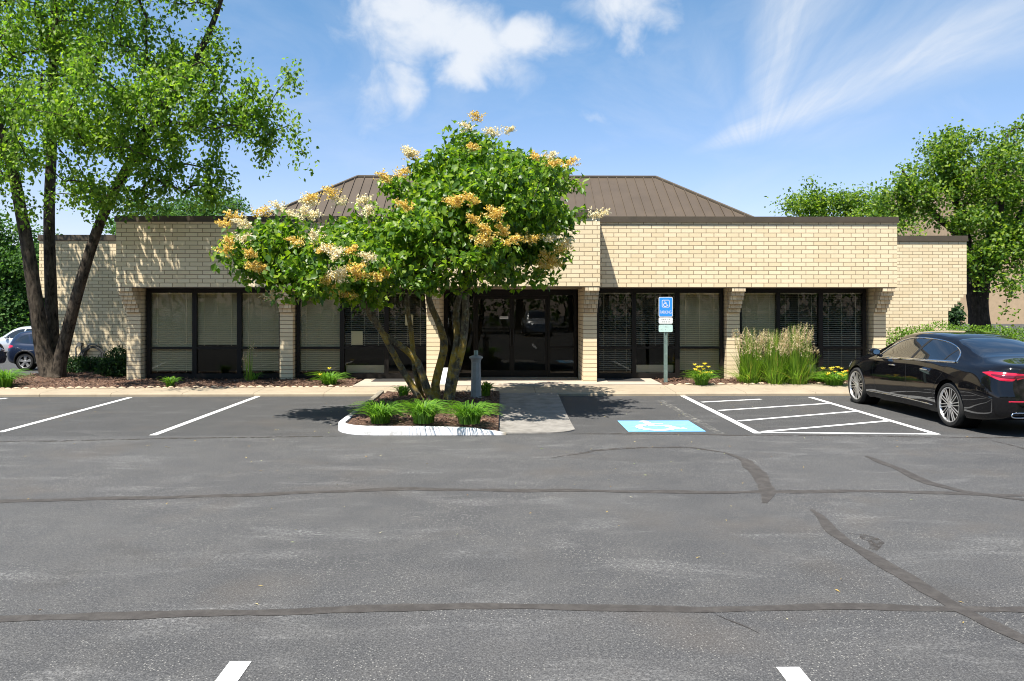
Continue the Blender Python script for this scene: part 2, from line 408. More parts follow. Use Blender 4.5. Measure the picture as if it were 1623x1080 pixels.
# ---- small objects
M['sign_blue']=mat('blue_sign_sheeting',(.028,.24,.74),.4,0,.05,30)
M['sign_white']=mat('white_sign_sheeting',(.66,.67,.66),.4,0,.08,30)
M['sign_pale']=mat('pale_sign_sheeting',(.46,.62,.58),.4,0,.08,30)
M['sign_ink']=mat('faded_sign_ink',(.20,.22,.20),.6)
M['galv']=mat('green_grey_steel_post',(.22,.30,.27),.5,.5,.2,12)
M['post_grey']=mat('weathered_grey_post',(.27,.28,.265),.6,0,.18,7,.15,60)
M['hose']=mat('grey_rubber_hose',(.05,.05,.048),.7)
M['pipe']=mat('grey_pipe',(.13,.13,.12),.6,.4)
M['far_brick']=mat('tan_far_brick',(.40,.29,.18),.9,0,.10,2.0,.2,12)
M['far_dark']=mat('dark_opening',(.030,.028,.026),.8)
M['edging']=concrete('edging_stone',(.52,.40,.27),(.34,.25,.16))
SKY_STR=.083; SUN_E=5.0; EXPO=1.1; SKY_TINT=(.70,.93,1.0); SKY_LOW=(.98,.88,1.0); CLOUD=(5.0,5.25,5.6)
# ================================================================== GROUND
def sstep(x,a,b):
    t=min(1,max(0,(x-a)/(b-a))); return t*t*(3-2*t)
def gz(x,y):
    s=1-sstep(x,-15.0,-10.5); return -0.78*s*sstep(y,18.0,37.0)
xs=[-400,-200,-120,-80,-60]+list(np.arange(-45,-8,1.5))+[-6,0,8,20,40,80,150,400]
ys=[-120,-60,-30,-10,0,5,10,12.35,16]+list(np.arange(18,46,1.5))+[55,70,100,150,300,700]
m=MB(); m.grid([[(x,y,gz(x,y)) for y in ys] for x in xs]); struct('parking_lot',m,M['asphalt'],1)
# ---- kerbed walk along the front
def YB(x): return 18.93+.05*x
m=MB(); x=-16.0; i=0
while x<17:
    x2=x+1.52; a=x+.004; b=x2-.004
    for (p,q) in ((a,b),):
        def prof(X): return [(17.70,-.1),(17.70,.045),(17.735,.072),(YB(X),.10),(YB(X),-.1)]
        A=prof(p); B=prof(q); n=5
        vs=[(p,yy,zz) for yy,zz in A]+[(q,yy,zz) for yy,zz in B]
        m.add(vs,[tuple(range(n)),tuple(range(2*n-1,n-1,-1))]+[((k+1)%n,k,n+k,n+(k+1)%n) for k in range(n)])
    x=x2
struct('sidewalk',m,M['concrete'])
# ---- entrance landing
m=MB(); P0=[(-3.42,YB(-3.42)+.006),(3.74,YB(3.74)+.006),(3.74,20.58),(1.9,20.58),(1.9,20.9),(-1.5,20.9),(-1.5,20.58),(-3.42,20.58)]
m.prism(P0,'z',-.1,.125); struct('entrance_landing',m,M['pad'])
# ---- planting beds
def bed(name,X0,X1,yf,yb,zf,nx=60,ny=30,mat=M['mulch']):
    pts=[]
    for i in range(nx+1):
        X=X0+(X1-X0)*i/nx; r=[]
        a=yf(X); b=yb(X)
        r.append((X,a,-.12))
        for j in range(ny+1):
            Y=a+(b-a)*j/ny
            r.append((X,Y,zf(X,Y,j/ny)))
        r.append((X,b,-.9))
        pts.append(r)
    pts=[[(p[0],p[1],-.12 if k<len(pts[0])-1 else -.9) for k,p in enumerate(pts[0])]]+pts+[[(p[0],p[1],-.12) for p in pts[-1]]]
    mm=MB(); mm.grid(pts); return struct(name,mm,mat,1)
def lump(X,Y): return .018*math.sin(X*5.1+Y*2.3)+.014*math.sin(X*11.7-Y*7.9)+.010*math.sin(X*23+Y*19)
def yb_left(X):
    if X>-11.6: return 24.98
    return 20.6+ (24.98-20.6)*sstep(X,-14.2,-11.0)*.25
def z_left(X,Y,t): return max(gz(X,Y)*.6,-.3)+.09+.13*math.exp(-((X+11)**2/4+(Y-20.6)**2/3))*sstep(t,0,.15)+lump(X,Y)*sstep(t,0,.1)
bed('mulch_bed',-15.0,-9.37,lambda X:YB(X)+.01,yb_left,z_left)
zb=lambda X,Y,t:.095+.05*math.sin(PI*min(1,t))+lump(X,Y)*.8*sstep(t,0,.1)
bed('mulch_bed',-9.35,-3.44,lambda X:YB(X)+.01,lambda X:20.66,zb)
bed('mulch_bed',3.76,9.60,lambda X:YB(X)+.01,lambda X:20.66,zb)
bed('mulch_bed',9.62,22.0,lambda X:YB(X)+.01,lambda X:24.98,zb)
# scalloped edging along the beds
def edging(X0,X1,label):
    mm=MB(); X=X0
    while X<X1:
        w=random.uniform(.12,.22); y=YB(X)+random.uniform(.06,.12); h=random.uniform(.03,.06)
        pr=[]
        for k in range(5):
            a=k/4; r=math.sin(PI*(.05+.9*a))
            pr.append([(X+w*a, y+.05*math.cos(2*PI*q/8)*r, .085+ max(0,h*(.35+.65*r)*(math.sin(2*PI*q/8)*.5+.5))) for q in range(8)])
        mm.grid(pr,closed=True); X+=w+.015
    o=obj('bed_edging',mm,M['edging'],None,60,loc=(X0,YB(X0),.1)); return tag(o,label,'edging')
edging(-12.4,-3.5,'scalloped tan edging stones along mulch bed under the birch and left windows')
edging(3.85,9.0,'scalloped tan edging stones along mulch bed under the right windows')
# ---- tree island: kerb ring, mulch, asphalt ramp
path=[(-2.66,17.71),(-2.63,16.5),(-2.62,15.2),(-2.61,14.2),(-2.60,13.55)]
for k in range(1,9):
    a=PI+ (PI/2)*k/9; path.append((-2.60+.62+ .62*math.cos(a), 13.1+ .0+ .72*math.sin(a)))
path+=[(-1.9,12.37),(-1.2,12.36),(-.5,12.36),(.06,12.37)]
def offset(pth,d):
    out=[]
    for i,p in enumerate(pth):
        a=np.array(pth[max(0,i-1)]); b=np.array(pth[min(len(pth)-1,i+1)]); t=(b-a)/np.linalg.norm(b-a)
        out.append((p[0]-t[1]*d,p[1]+t[0]*d))
    return out
rows=[]
for d,z in ((0,-.05),(.004,.100),(.014,.122),(.03,.128),(.095,.128),(.11,.118),(.112,-.05)):
    rows.append([(x,y,(z if z<0 else z*(1.0 if k<len(path)-2 else (.85 if k==len(path)-2 else .25)))) for k,(x,y) in enumerate(offset(path,d))])
m=MB(); m.grid(rows); n=len(rows[0])
m.add([r[-1] for r in rows],[tuple(range(len(rows)))]); m.add([r[0] for r in rows],[tuple(range(len(rows)-1,-1,-1))])
struct('island_kerb',m,M['curb'],50)
inner=offset(path,.105)
def yf_isl(X):
    best=12.52
    for (a,b) in zip(inner,inner[1:]):
        lo,hi=min(a[0],b[0]),max(a[0],b[0])
        if lo<=X<=hi and hi-lo>1e-6: best=a[1]+(b[1]-a[1])*(X-a[0])/(b[0]-a[0]); break
    else:
        if X<-2.4: best=13.6
    return best
bed('mulch_bed',-2.47,-.06,yf_isl,lambda X:17.69,lambda X,Y,t:.10+.12*math.exp(-((X+1.2)**2/.9+(Y-15)**2/3))*sstep(t,0,.1)+lump(X,Y)*(.2+.8*sstep(t,0,.1)) ,40,50)
pts=[]
for i in range(25):
    X=-.055+1.245*i/24
    def xr(Y): return 1.0
    yf=12.50 if X<.62 else 12.50+.55*(1-math.sqrt(max(0,1-((X-.62)/.57)**2)))
    r=[(X,yf,-.03)]
    for j in range(31):
        Y=yf+(17.69-yf)*j/30; r.append((X-(.07 if i==24 else 0)*(1-j/30),Y,.018+.056*sstep(Y,12.4,17.6)))
    r.append((X,17.69,-.03)); pts.append(r)
pts=[[(p[0],p[1],-.03) for p in pts[0]]]+pts+[[(p[0]+.02,p[1],-.03) for p in pts[-1]]]
m=MB(); m.grid(pts); struct('entrance_ramp',m,M['ramp'],50)

# ---- painted markings and sealed cracks
def strip(p0,p1,w,z=.004,e0=0,e1=0):
    a=np.array(p0[:2]); b=np.array(p1[:2]); t=(b-a)/np.linalg.norm(b-a); n=np.array([-t[1],t[0]])*w/2
    mm=MB(); mm.add([(*(a-n),z),(*(b-n),z),(*(b+n),z),(*(a+n),z)],[(0,1,2,3)]); return mm
def line_px(p0,p1,w=.10,name='parking_line',mt=None,z=.004):
    return struct(name,strip(G(*p0),G(*p1),w,z),mt or M['paint'],fix=False)
line_px((0,685.5),(206,630.5),.11); line_px((242,690.5),(411,627.8),.11)
line_px((-420,688),(10,631.5),.11)
a=G(380.5,1050); d=a-G(796,485.2+.001+1e-3) if False else None
def near_line(px,py,w):
    a=G(px,py); struct('parking_line',strip((a[0],a[1]),(a[0]+.01,a[1]-4.6),w,.004),M['paint'],fix=False)
near_line(381.5,1049.5,.118); near_line(1248.5,1058.5,.125)
line_px((1080,626.8),(1201,687.5),.115,z=.0045); line_px((1284,630),(1486,689.2),.11,z=.0045)
b0=G(1199,686); b1=G(1484,688.6); struct('parking_line',strip(b0,b1,.10,.005),M['paint'],fix=False)
for p,q in (((1112,638),(1206,633.3)),((1139,651.3),(1314,640)),((1171,667.8),(1356,652.6)),((1209,685),(1409,667.6))):
    line_px(p,q,.10,z=.0055)
line_px((1046,635),(1142,688),.14,'faded_parking_line',M['oldpaint'])
# blue accessible square with the white wheelchair mark
c=[G(974,667.4),G(1091.5,667.4),G(1119.5,684.8),G(996,684.8)]
X0,X1=c[3][0],c[2][0]; Y0,Y1=c[3][1],c[0][1]
m=MB(); m.add([(X0,Y0,.004),(X1,Y0,.004),(X1,Y1,.004),(X0,Y1,.004)],[(0,1,2,3)]); struct('accessible_parking_square',m,M['blue'],fix=False)
def ribbon2d(mm,pts,w,fn):
    pts=[np.array(p,float) for p in pts]; L=[];R=[]
    for i,p in enumerate(pts):
        a=pts[max(0,i-1)]; b=pts[min(len(pts)-1,i+1)]; t=(b-a)/np.linalg.norm(b-a); n=np.array([-t[1],t[0]])*w/2
        if 0<i<len(pts)-1:
            t1=(p-a)/np.linalg.norm(p-a); n1=np.array([-t1[1],t1[0]]); k=np.dot(n/np.linalg.norm(n),n1); n=n/max(.5,k)
        L.append(fn(p+n)); R.append(fn(p-n))
    mm.grid([L,R])
def disc2d(mm,c,r,fn,n=16): mm.add([fn((c[0]+r*math.cos(2*PI*k/n),c[1]+r*math.sin(2*PI*k/n))) for k in range(n)],[tuple(range(n))])
def isa(fn,thick=.085,dz=None):
    mm=MB()
    def f(k): return (lambda p: fn(p,k))
    disc2d(mm,(.385,.90),.078,f(0))
    ribbon2d(mm,[(.405,.80),(.435,.47),(.67,.47),(.80,.17),(.92,.22)],thick,f(1))
    ribbon2d(mm,[(.42,.645),(.65,.645)],thick*.75,f(2))
    ribbon2d(mm,[(.46+.27*math.cos(math.radians(a)),.30+.27*math.sin(math.radians(a))) for a in range(112,352,12)],thick,f(3))
    return mm
cx,cy=(X0+X1)/2,(Y0+Y1)/2
struct('wheelchair_mark',isa(lambda p,k:(cx-.06+(p[0]-.5)*.98,cy+(p[1]-.47)*1.12,.008+.0012*k),.12),M['paint'],fix=False)
def crack(pxs,ws,name='sealed_crack',mt=None,z=.003,wob=.02):
    P_=[G(x,y)[:2] for x,y in pxs]
    # resample and wobble
    Q=[];W=[]
    for i in range(len(P_)-1):
        n=max(2,int(np.linalg.norm(P_[i+1]-P_[i])/.12))
        for k in range(n):
            t=k/n; Q.append(P_[i]*(1-t)+P_[i+1]*t); W.append(ws[0]+(ws[1]-ws[0])*((i+t)/(len(P_)-1)))
    Q.append(P_[-1]); W.append(ws[1])
    for i_ in range(min(5,len(W)//2)):
        W[i_]*=(.25+.15*i_); W[-1-i_]*=(.25+.15*i_)
    ph=random.random()*9; L=[];R=[]
    for i,p in enumerate(Q):
        a=Q[max(0,i-1)]; b=Q[min(len(Q)-1,i+1)]; t=(b-a)/(np.linalg.norm(b-a)+1e-9); n=np.array([-t[1],t[0]])
        o=n*(wob*math.sin(i*.31+ph)+wob*.6*math.sin(i*.83+2*ph)); w=W[i]*(1+.18*math.sin(i*.57+ph)+random.uniform(-.14,.14))/2
        L.append((*(p+o+n*w),z)); R.append((*(p+o-n*w),z))
    mm=MB(); mm.grid([L,R]); return struct(name,mm,mt or M['tar'],fix=False)
crack([(-250,803),(0,795),(202,790.6),(404,784),(556,779),(657,775),(820,777.5),(1018,780),(1216,780),(1414,779.5),(1512,782),(1700,788)],(.13,.12))
crack([(-200,984),(0,982.6),(152,976),(303,972.5),(455,971),(606,966),(733,961),(820,961.6),(968,962.6),(1117,968),(1216,965),(1364,962.6),(1513,965),(1623,966.6),(1900,968)],(.115,.105),wob=.012)
crack([(1285,808),(1295,818),(1315,840),(1344,863),(1389,887),(1438,912),(1473,937),(1523,967),(1572,989),(1623,1016),(1700,1060)],(.12,.14),z=.0036)
crack([(874,726.6),(944,714),(1018,710),(1092,710),(1147,717)],(.10,.12),mt=M['tar_soft'],z=.0036)
crack([(1147,717),(1186,731.5),(1201,749),(1211,768.6),(1214,798)],(.14,.18),z=.0042)
crack([(1369,723),(1424,744),(1478,767),(1522,778.5),(1572,786),(1623,793),(1700,805)],(.13,.12),z=.0036)
crack([(-100,701.5),(0,700.6),(202,697),(379,693.6),(551,692)],(.10,.10),mt=M['tar_soft'])
crack([(904,687),(1206,690.5),(1414,692),(1623,695),(1750,697)],(.09,.09),mt=M['tar_soft'])
crack([(1572,699),(1623,711),(1700,730)],(.09,.09),mt=M['tar_soft'],z=.0036)
crack([(1345,845),(1372,848),(1390,860),(1380,872)],(.10,.22),mt=M['tar_soft'])
crack([(1142,974),(1170,990),(1196,1006)],(.02,.012),z=.0036,wob=.03)
crack([(1355,992),(1420,1030),(1475,1062),(1500,1085)],(.025,.02),mt=M['oldpaint'],wob=.04)

# ================================================================== BUILDING
B=thing('office_building','low tan brick office building with dark window bays and brown hipped metal roof','building',(0.15,22,0))
YF=19.9; YC=19.1; YW=25.0; YG=20.62; YE=20.9
XL,XR=XX(184,YF),XX(1422,YF); CXL,CXR=-1.86,XX(951,YC)
z0=2.40; z1=ZZ(351.3,YF); zc=ZZ(343.5,YF)+.004
def part(name,mb,mt,smooth=0,label=None): return obj(name,mb,mt,B,smooth,label)
part('brick_fascia',MB().box(XL,XR,YF,24.99,z0,z1),M['brick'])
part('brick_fascia',MB().box(CXL,CXR,YC,YF-.003,z0+.006,z1+.04),M['brick'],label='projecting brick fascia over the entrance')
def coping(x0,x1,y0,y1,a,b):
    mm=MB(); o=.03
    mm.box(x0-o,x1+o,y0-o,y1+o,a+.012,b); mm.box(x0-o-.008,x1+o+.008,y0-o-.008,y1+o+.008,a-.02,a+.010); return mm
part('coping',coping(XL,XR,YF,24.9,z1,zc),M['coping'])
part('coping',coping(CXL,CXR,YC,YF-.05,z1+.04,z1+.04+.15),M['coping'])
# wing block behind, its ends corbelled out
WXL,WXR=XX(62,YW),XX(1532,YW); zw=ZZ(381,YW); n=6; st=.095
poly=[(WXL,zw),(WXR,zw)]
zz=ZZ(467,YW)
for k in range(n+1):
    poly+= [(WXR-st*k,zz-.1016*k+(.1016 if k else 0)),(WXR-st*k,zz-.1016*k)] if k else [(WXR,zz)]
poly+=[(WXR-st*n,-1.0)]
left=[(WXL+st*n,-1.0)]
for k in range(n,-1,-1):
    left+= [(WXL+st*k,zz-.1016*k),(WXL+st*k,zz-.1016*k+.1016)] if k else [(WXL,zz)]
part('brick_wing',MB().prism(poly+left,'y',YW,37.0),M['brick'])
part('coping',coping(WXL,WXR,YW,37.0,zw,zw+.15),M['coping'])
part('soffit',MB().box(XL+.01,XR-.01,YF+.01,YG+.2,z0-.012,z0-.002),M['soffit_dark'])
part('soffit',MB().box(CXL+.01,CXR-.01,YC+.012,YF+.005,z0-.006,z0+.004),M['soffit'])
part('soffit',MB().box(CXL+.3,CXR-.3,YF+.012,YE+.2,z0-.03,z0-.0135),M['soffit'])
# hipped metal roof
YR=28.5; ze=4.0; RL,RR=XX(567,YR),XX(1039.5,YR); zr=ZZ(281.5,YR); dY=3.7; EL,ER=RL-dY,RR+dY; YE0=YR-dY
m=MB(); m.add([(EL,YE0,ze),(ER,YE0,ze),(ER,YR+dY,ze),(EL,YR+dY,ze),(RL,YR,zr),(RR,YR,zr)],[(0,1,5,4),(1,2,5),(2,3,4,5),(3,0,4),(3,2,1,0)])
RF=m; sl=math.hypot(dY,zr-ze); nrm=np.array([0,-(zr-ze),dY])/sl
x=EL+.2
while x<ER-.1:
    t=1.0
    if x<RL: t=(x-EL)/dY
    if x>RR: t=(ER-x)/dY
    a=np.array([x,YE0,ze]); b=np.array([x,YE0+dY*t,ze+(zr-ze)*t]); w=np.array([.012,0,0]); h=nrm*.04
    m.add([a-w,a+w,b+w,b-w,a-w+h,a+w+h,b+w+h,b-w+h],[(0,3,2,1),(4,5,6,7),(0,1,5,4),(1,2,6,5),(2,3,7,6),(3,0,4,7)])
    x+=.312
y=YE0+.2
while y<YR+dY:
    t=1-abs(y-YR)/dY
    for X0_,sg in ((EL,1),(ER,-1)):
        a=np.array([X0_,y,ze]); b=np.array([X0_+sg*dY*t,y,ze+(zr-ze)*t]); w=np.array([0,.012,0]); h=np.array([-sg*(zr-ze),0,dY])/sl*.04
        m.add([a-w,a+w,b+w,b-w,a-w+h,a+w+h,b+w+h,b-w+h],[(0,3,2,1),(4,5,6,7),(0,1,5,4),(1,2,6,5),(2,3,7,6),(3,0,4,7)])
    y+=.312
roof=part('roof',m,M['roof'])
m=MB()
for a,b in (((RL,YR,zr),(RR,YR,zr)),((EL,YE0,ze),(RL,YR,zr)),((ER,YE0,ze),(RR,YR,zr)),((EL,YR+dY,ze),(RL,YR,zr)),((ER,YR+dY,ze),(RR,YR,zr))):
    a=np.array(a);b=np.array(b); m.tube([a+(0,0,.02),b+(0,0,.02)],.055,6)
obj('ridge_cap',m,M['coping'],roof)
# columns with corbelled heads
def column(x0,x1,yf,yb,yfas):
    c=part('column',MB().box(x0,x1,yf,yb,-.2,z0-.012),M['brick_col'])
    mm=MB(); nk=6; dep=yf-yfas-.012
    for k in range(nk):
        zt=z0-.004-.1016*k; d=dep*(nk-k)/nk
        mm.box(x0-.002+.0007*k,x1+.002-.0007*k,yf-d,yf+.006,zt-.1016+.0015,zt)
    obj('corbel',mm,M['brick_head'],c)
    return c
YK=20.4
for a,b in ((200.7,222.7),(443.4,463.9),(1152,1172.4),(1384.8,1404)):
    column(XX(a,YK),XX(b,YK),YK,YG+.25,YF)
YKC=19.6
column(XX(924.5,YKC),XX(946,YKC),YKC,YE+.05,YC); column(XX(676,YKC),XX(697,YKC),YKC,YE+.05,YC)
# interior room behind the glass
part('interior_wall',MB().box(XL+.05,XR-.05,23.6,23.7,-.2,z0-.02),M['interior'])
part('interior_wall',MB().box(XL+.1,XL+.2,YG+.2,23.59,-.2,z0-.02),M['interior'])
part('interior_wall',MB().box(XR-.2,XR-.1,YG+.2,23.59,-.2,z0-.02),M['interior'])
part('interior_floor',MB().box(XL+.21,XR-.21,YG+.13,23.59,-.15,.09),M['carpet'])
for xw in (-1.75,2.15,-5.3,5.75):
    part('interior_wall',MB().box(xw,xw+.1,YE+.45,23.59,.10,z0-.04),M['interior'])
# window lights
ZH=ZZ(464.5,YG); ZRAIL=(ZZ(549.7,YG),ZZ(553.3,YG)); 
def slats(x0,x1,zb_,zt,y,closed,mm):
    z=zt-.03; ang=math.radians(46 if closed else 14); w=.028
    while z>zb_+.02:
        dy,dz=w*math.cos(ang),w*math.sin(ang); th=.0012
        mm.add([(x0,y-dy,z-dz),(x1,y-dy,z-dz),(x1,y+dy,z+dz),(x0,y+dy,z+dz),(x0,y-dy,z-dz+th),(x1,y-dy,z-dz+th),(x1,y+dy,z+dz+th),(x0,y+dy,z+dz+th)],
               [(0,3,2,1),(4,5,6,7),(0,1,5,4),(1,2,6,5),(2,3,7,6),(3,0,4,7)])
        z-=.050
    mm.box(x0,x1,y-.025,y+.025,zt-.02,zt+.02)
    for f in (.18,.5,.82):
        X=x0+(x1-x0)*f; mm.box(X-.004,X+.004,y-.03,y-.027,zb_,zt)
def light(px0,px1,wl,wr,blind=None,zbot=None,sunlit=False,Y=YG,zb_=.13,sill=.12,rail=True,zh=None):
    x0=XX(px0,Y)+.0008; x1=XX(px1,Y)-.0008; mm=MB(); d=.11
    top=z0-.014; zh=zh or ZH
    mm.box(x0,x0+wl,Y,Y+d,zb_,top); mm.box(x1-wr,x1,Y,Y+d,zb_,top)
    a,b=x0+wl+.0003,x1-wr-.0003
    mm.box(a,b,Y+.002,Y+d-.002,zh,top); mm.box(a,b,Y+.002,Y+d-.002,zb_,zb_+sill)
    if rail: mm.box(a,b,Y+.006,Y+d-.006,*sorted(ZRAIL))
    w=part('window',mm,M['frame'])
    if rail:
        obj('pane',MB().box(a,b,Y+.05,Y+.058,max(ZRAIL),zh),M['glass'],w); obj('pane',MB().box(a,b,Y+.05,Y+.058,zb_+sill,min(ZRAIL)),M['glass'],w)
    else: obj('pane',MB().box(a,b,Y+.05,Y+.058,zb_+sill,zh),M['glass'],w)
    if blind:
        mm=MB(); slats(x0+wl*.4,x1-wr*.4,zbot if zbot is not None else zb_+.15,zh+.0,Y+.115,blind=='closed',mm)
        obj('blind',mm,M['blind'] if blind=='closed' else M['blind_dark'],w)
    if sunlit:
        obj('sunlit_strip',MB().box(a+.02,b-.02,Y+.15,Y+.17,zb_+sill+.01,zb_+sill+.20),M['blind_dark'],w)  # added pale panel stands in for the sunlit strip low behind the glass
    return w
zr_=max(ZRAIL)+.02
light(232,308,.10,.055,'closed'); light(308,379,.055,.055,'closed',zr_); light(379,446,.055,.055,'closed')
light(470,542,.075,.055,'closed'); wB=light(542,612.5,.055,.055,'open',zr_,True); wB3=light(612.5,679,.055,.055,'open',zr_)
light(946,1005,.06,.055,'open'); light(1005,1074,.055,.055,'open',zr_,True); light(1074,1146,.055,.07,'closed')
light(1172,1233.5,.06,.04,'closed'); light(1233.5,1301,.045,.055,'open',zr_,True); light(1301,1372.5,.055,.085,'open')
for w,(pa,pb,ya,yb_) in ((wB3,(642,655,499,516)),(wB,(557,575,525,547))):
    obj('paper_notice',MB().box(XX(pa,YG+.07),XX(pb,YG+.07),YG+.062,YG+.065,ZZ(yb_,YG),ZZ(ya,YG)),M['paper'],w)
# entrance: side lights and a pair of glass doors
ZHE=ZZ(468,YE)
wa=light(704,754,.09,.06,None,None,False,YE,.13,.10,False,ZHE); wb=light(868,914,.06,.07,None,None,False,YE,.13,.10,True,ZHE)
def door(px0,px1,handle_side):
    x0=XX(px0,YE)+.002; x1=XX(px1,YE)-.002; mm=MB(); w=.06; zt=ZHE-.006; zb_=.14
    mm.box(x0,x0+w,YE+.02,YE+.07,zb_,zt); mm.box(x1-w,x1,YE+.02,YE+.07,zb_,zt)
    mm.box(x0+w,x1-w,YE+.021,YE+.069,zt-.09,zt); mm.box(x0+w,x1-w,YE+.021,YE+.069,zb_,zb_+.16)
    d=part('door',mm,M['frame'])
    obj('pane',MB().box(x0+w,x1-w,YE+.042,YE+.05,zb_+.16,zt-.09),M['glass'],d)
    hx=x1-w/2 if handle_side>0 else x0+w/2
    h=MB(); h.tube([(hx,YE+.02,.95),(hx,YE-.035,.95),(hx,YE-.035,1.35),(hx,YE+.02,1.35)],.013,8); h.box(hx-.012,hx+.012,YE-.03,YE-.02,.98,1.32)
    obj('handle',h,M['trim'],d,50); return d,x0,x1
d1,a1,b1=door(754,811.3,1); d2,a2,b2=door(811.3,868,-1)
part('door_head',MB().box(XX(754,YE),XX(868,YE),YE,YE+.11,ZHE,z0-.032),M['frame'])
part('threshold',MB().box(XX(704,YE),XX(914,YE),YE-.06,YE+.12,.10,.129),M['steel'])
nm=obj('door_notice',MB().box(XX(792,YE),XX(805.5,YE),YE+.034,YE+.038,ZZ(506,YE),ZZ(502,YE)),M['white'],d1)
q=MB()
for k in range(7):
    xx=XX(793.2+k*1.65,YE); q.box(xx,xx+.016,YE+.031,YE+.0335,ZZ(504.9,YE),ZZ(503.1,YE))
obj('door_notice_print',q,M['sign_ink'],d1)
# door mats on the landing
for xa,xb,lab in ((-3.15,-1.75,'dark rubber doormat on the landing left of the entrance, behind the lilac trunks'),(2.55,3.45,'dark rubber doormat on the landing right of the entrance column')):
    tag(obj('door_mat',MB().bbox(xa,xb,19.75,20.45,.126,.138,.006),M['far_dark'],None,0,loc=(xa,19.8,.126)),lab,'doormat')
# hose bib and hose hanging on the wing wall
Yh=YW-.02
pc=P(149,562,Yh); 
hs=thing('garden_hose','grey garden hose coiled on a hanger on the left wing wall','hose',tuple(pc))
mm=MB()
for k in range(9):
    r=.19+.022*k; off=-.05-.03*(k%3)
    mm.tube([(pc[0]+r*1.15*math.cos(a)+.01*math.sin(3*a+k),Yh+off,pc[2]-.06*k*.35+ r*1.12*math.sin(a)) for a in np.linspace(0,2*PI,33)],.018,6)
obj('coil',mm,M['hose'],hs,60)
obj('hanger',MB().tube([(pc[0]-.2,Yh-.02,pc[2]+.20),(pc[0]-.1,Yh-.10,pc[2]+.31),(pc[0]+.1,Yh-.10,pc[2]+.31),(pc[0]+.2,Yh-.02,pc[2]+.20)],.03,6),M['pipe'],hs,60)
p1_=P(120,548,Yh-.1); p2_=P(128,546,Yh-.1)
sp=thing('standpipe','bent grey utility pipe beside the hose on the left wing wall','pipe',(float(p1_[0]),Yh-.1,.1))
mm=MB(); b0_=P(120.5,572,Yh-.1); b1_=P(129.5,572,Yh-.1)
mm.tube([b0_-(0,0,.3),b0_,p1_-(0,0,.08),p1_+(.05,0,0),p2_-(.02,0,0),p2_+(.02,0,-.06),b1_,b1_-(0,0,.3)],.026,8)
obj('pipe',mm,M['pipe'],sp,60)
obj('valve',MB().box(p2_[0]-.07,p2_[0]+.06,Yh-.16,Yh-.04,p2_[2]-.06,p2_[2]+.05).lathe([(.07,-.012),(.07,.012)],(p2_[0],Yh-.19,p2_[2]),12,'y'),M['pipe'],sp)

# ---- building far off to the right
fb=thing('brick_building','tall tan brick building far behind the trees on the right','building',(60,95,0))
Yb=88.0
xa=XX(1521,Yb); xb=XX(1568,Yb)
m=MB(); zt=ZZ(494,Yb)
m.box(xa,xa+.9,Yb,Yb+1.4,-1,zt); m.box(xa,xb-.01,Yb,Yb+1.4,zt+.001,ZZ(408,Yb)); m.box(xb,xb+60,Yb-.02,Yb+25,-1,ZZ(262,Yb))
obj('wall',m,M['far_brick'],fb)
obj('garage_opening',MB().box(xa+.9,xb-.02,Yb+.8,Yb+1.2,-1,zt),M['far_dark'],fb)
obj('roof_edge',MB().box(xa-.3,xb-.4,Yb-.3,Yb+1.5,ZZ(408,Yb)+.01,ZZ(405,Yb)).box(xb-.3,xb+60,Yb-.4,Yb+25,ZZ(262,Yb)+.01,ZZ(258,Yb)),M['coping'],fb)
# ================================================================== VEGETATION
def unit(v): return v/(np.linalg.norm(v,axis=-1,keepdims=True)+1e-9)
def leaves(base, d, nrm, L, W, fold=.25):
    """folded rhombic leaves: base (n,3), direction d, face normal nrm"""
    s=unit(np.cross(d,nrm)); nn=unit(np.cross(s,d)); L=L[:,None]; W=W[:,None]
    a=base; t=base+d*L; mid=base+d*L*.45
    l=mid+s*W*.5+nn*W*fold; r=mid-s*W*.5+nn*W*fold
    V=np.stack([a,l,t,r],1).reshape(-1,3); i=np.arange(len(base))[:,None]*4
    return V, np.concatenate([np.concatenate([i,i+2,i+1],1),np.concatenate([i,i+3,i+2],1)],0)
def ell_sample(blobs,n,power=2.2,rng=RNG):
    vol=np.array([b[3]*b[4]*b[5] for b in blobs])**.8; vol/=vol.sum()
    out=[]
    for k in rng.choice(len(blobs),n,p=vol):
        b=blobs[k]; u=unit(rng.normal(size=3)); r=rng.random()**(1/power)
        out.append(np.array(b[:3])+u*r*np.array(b[3:6]))
    return np.array(out)
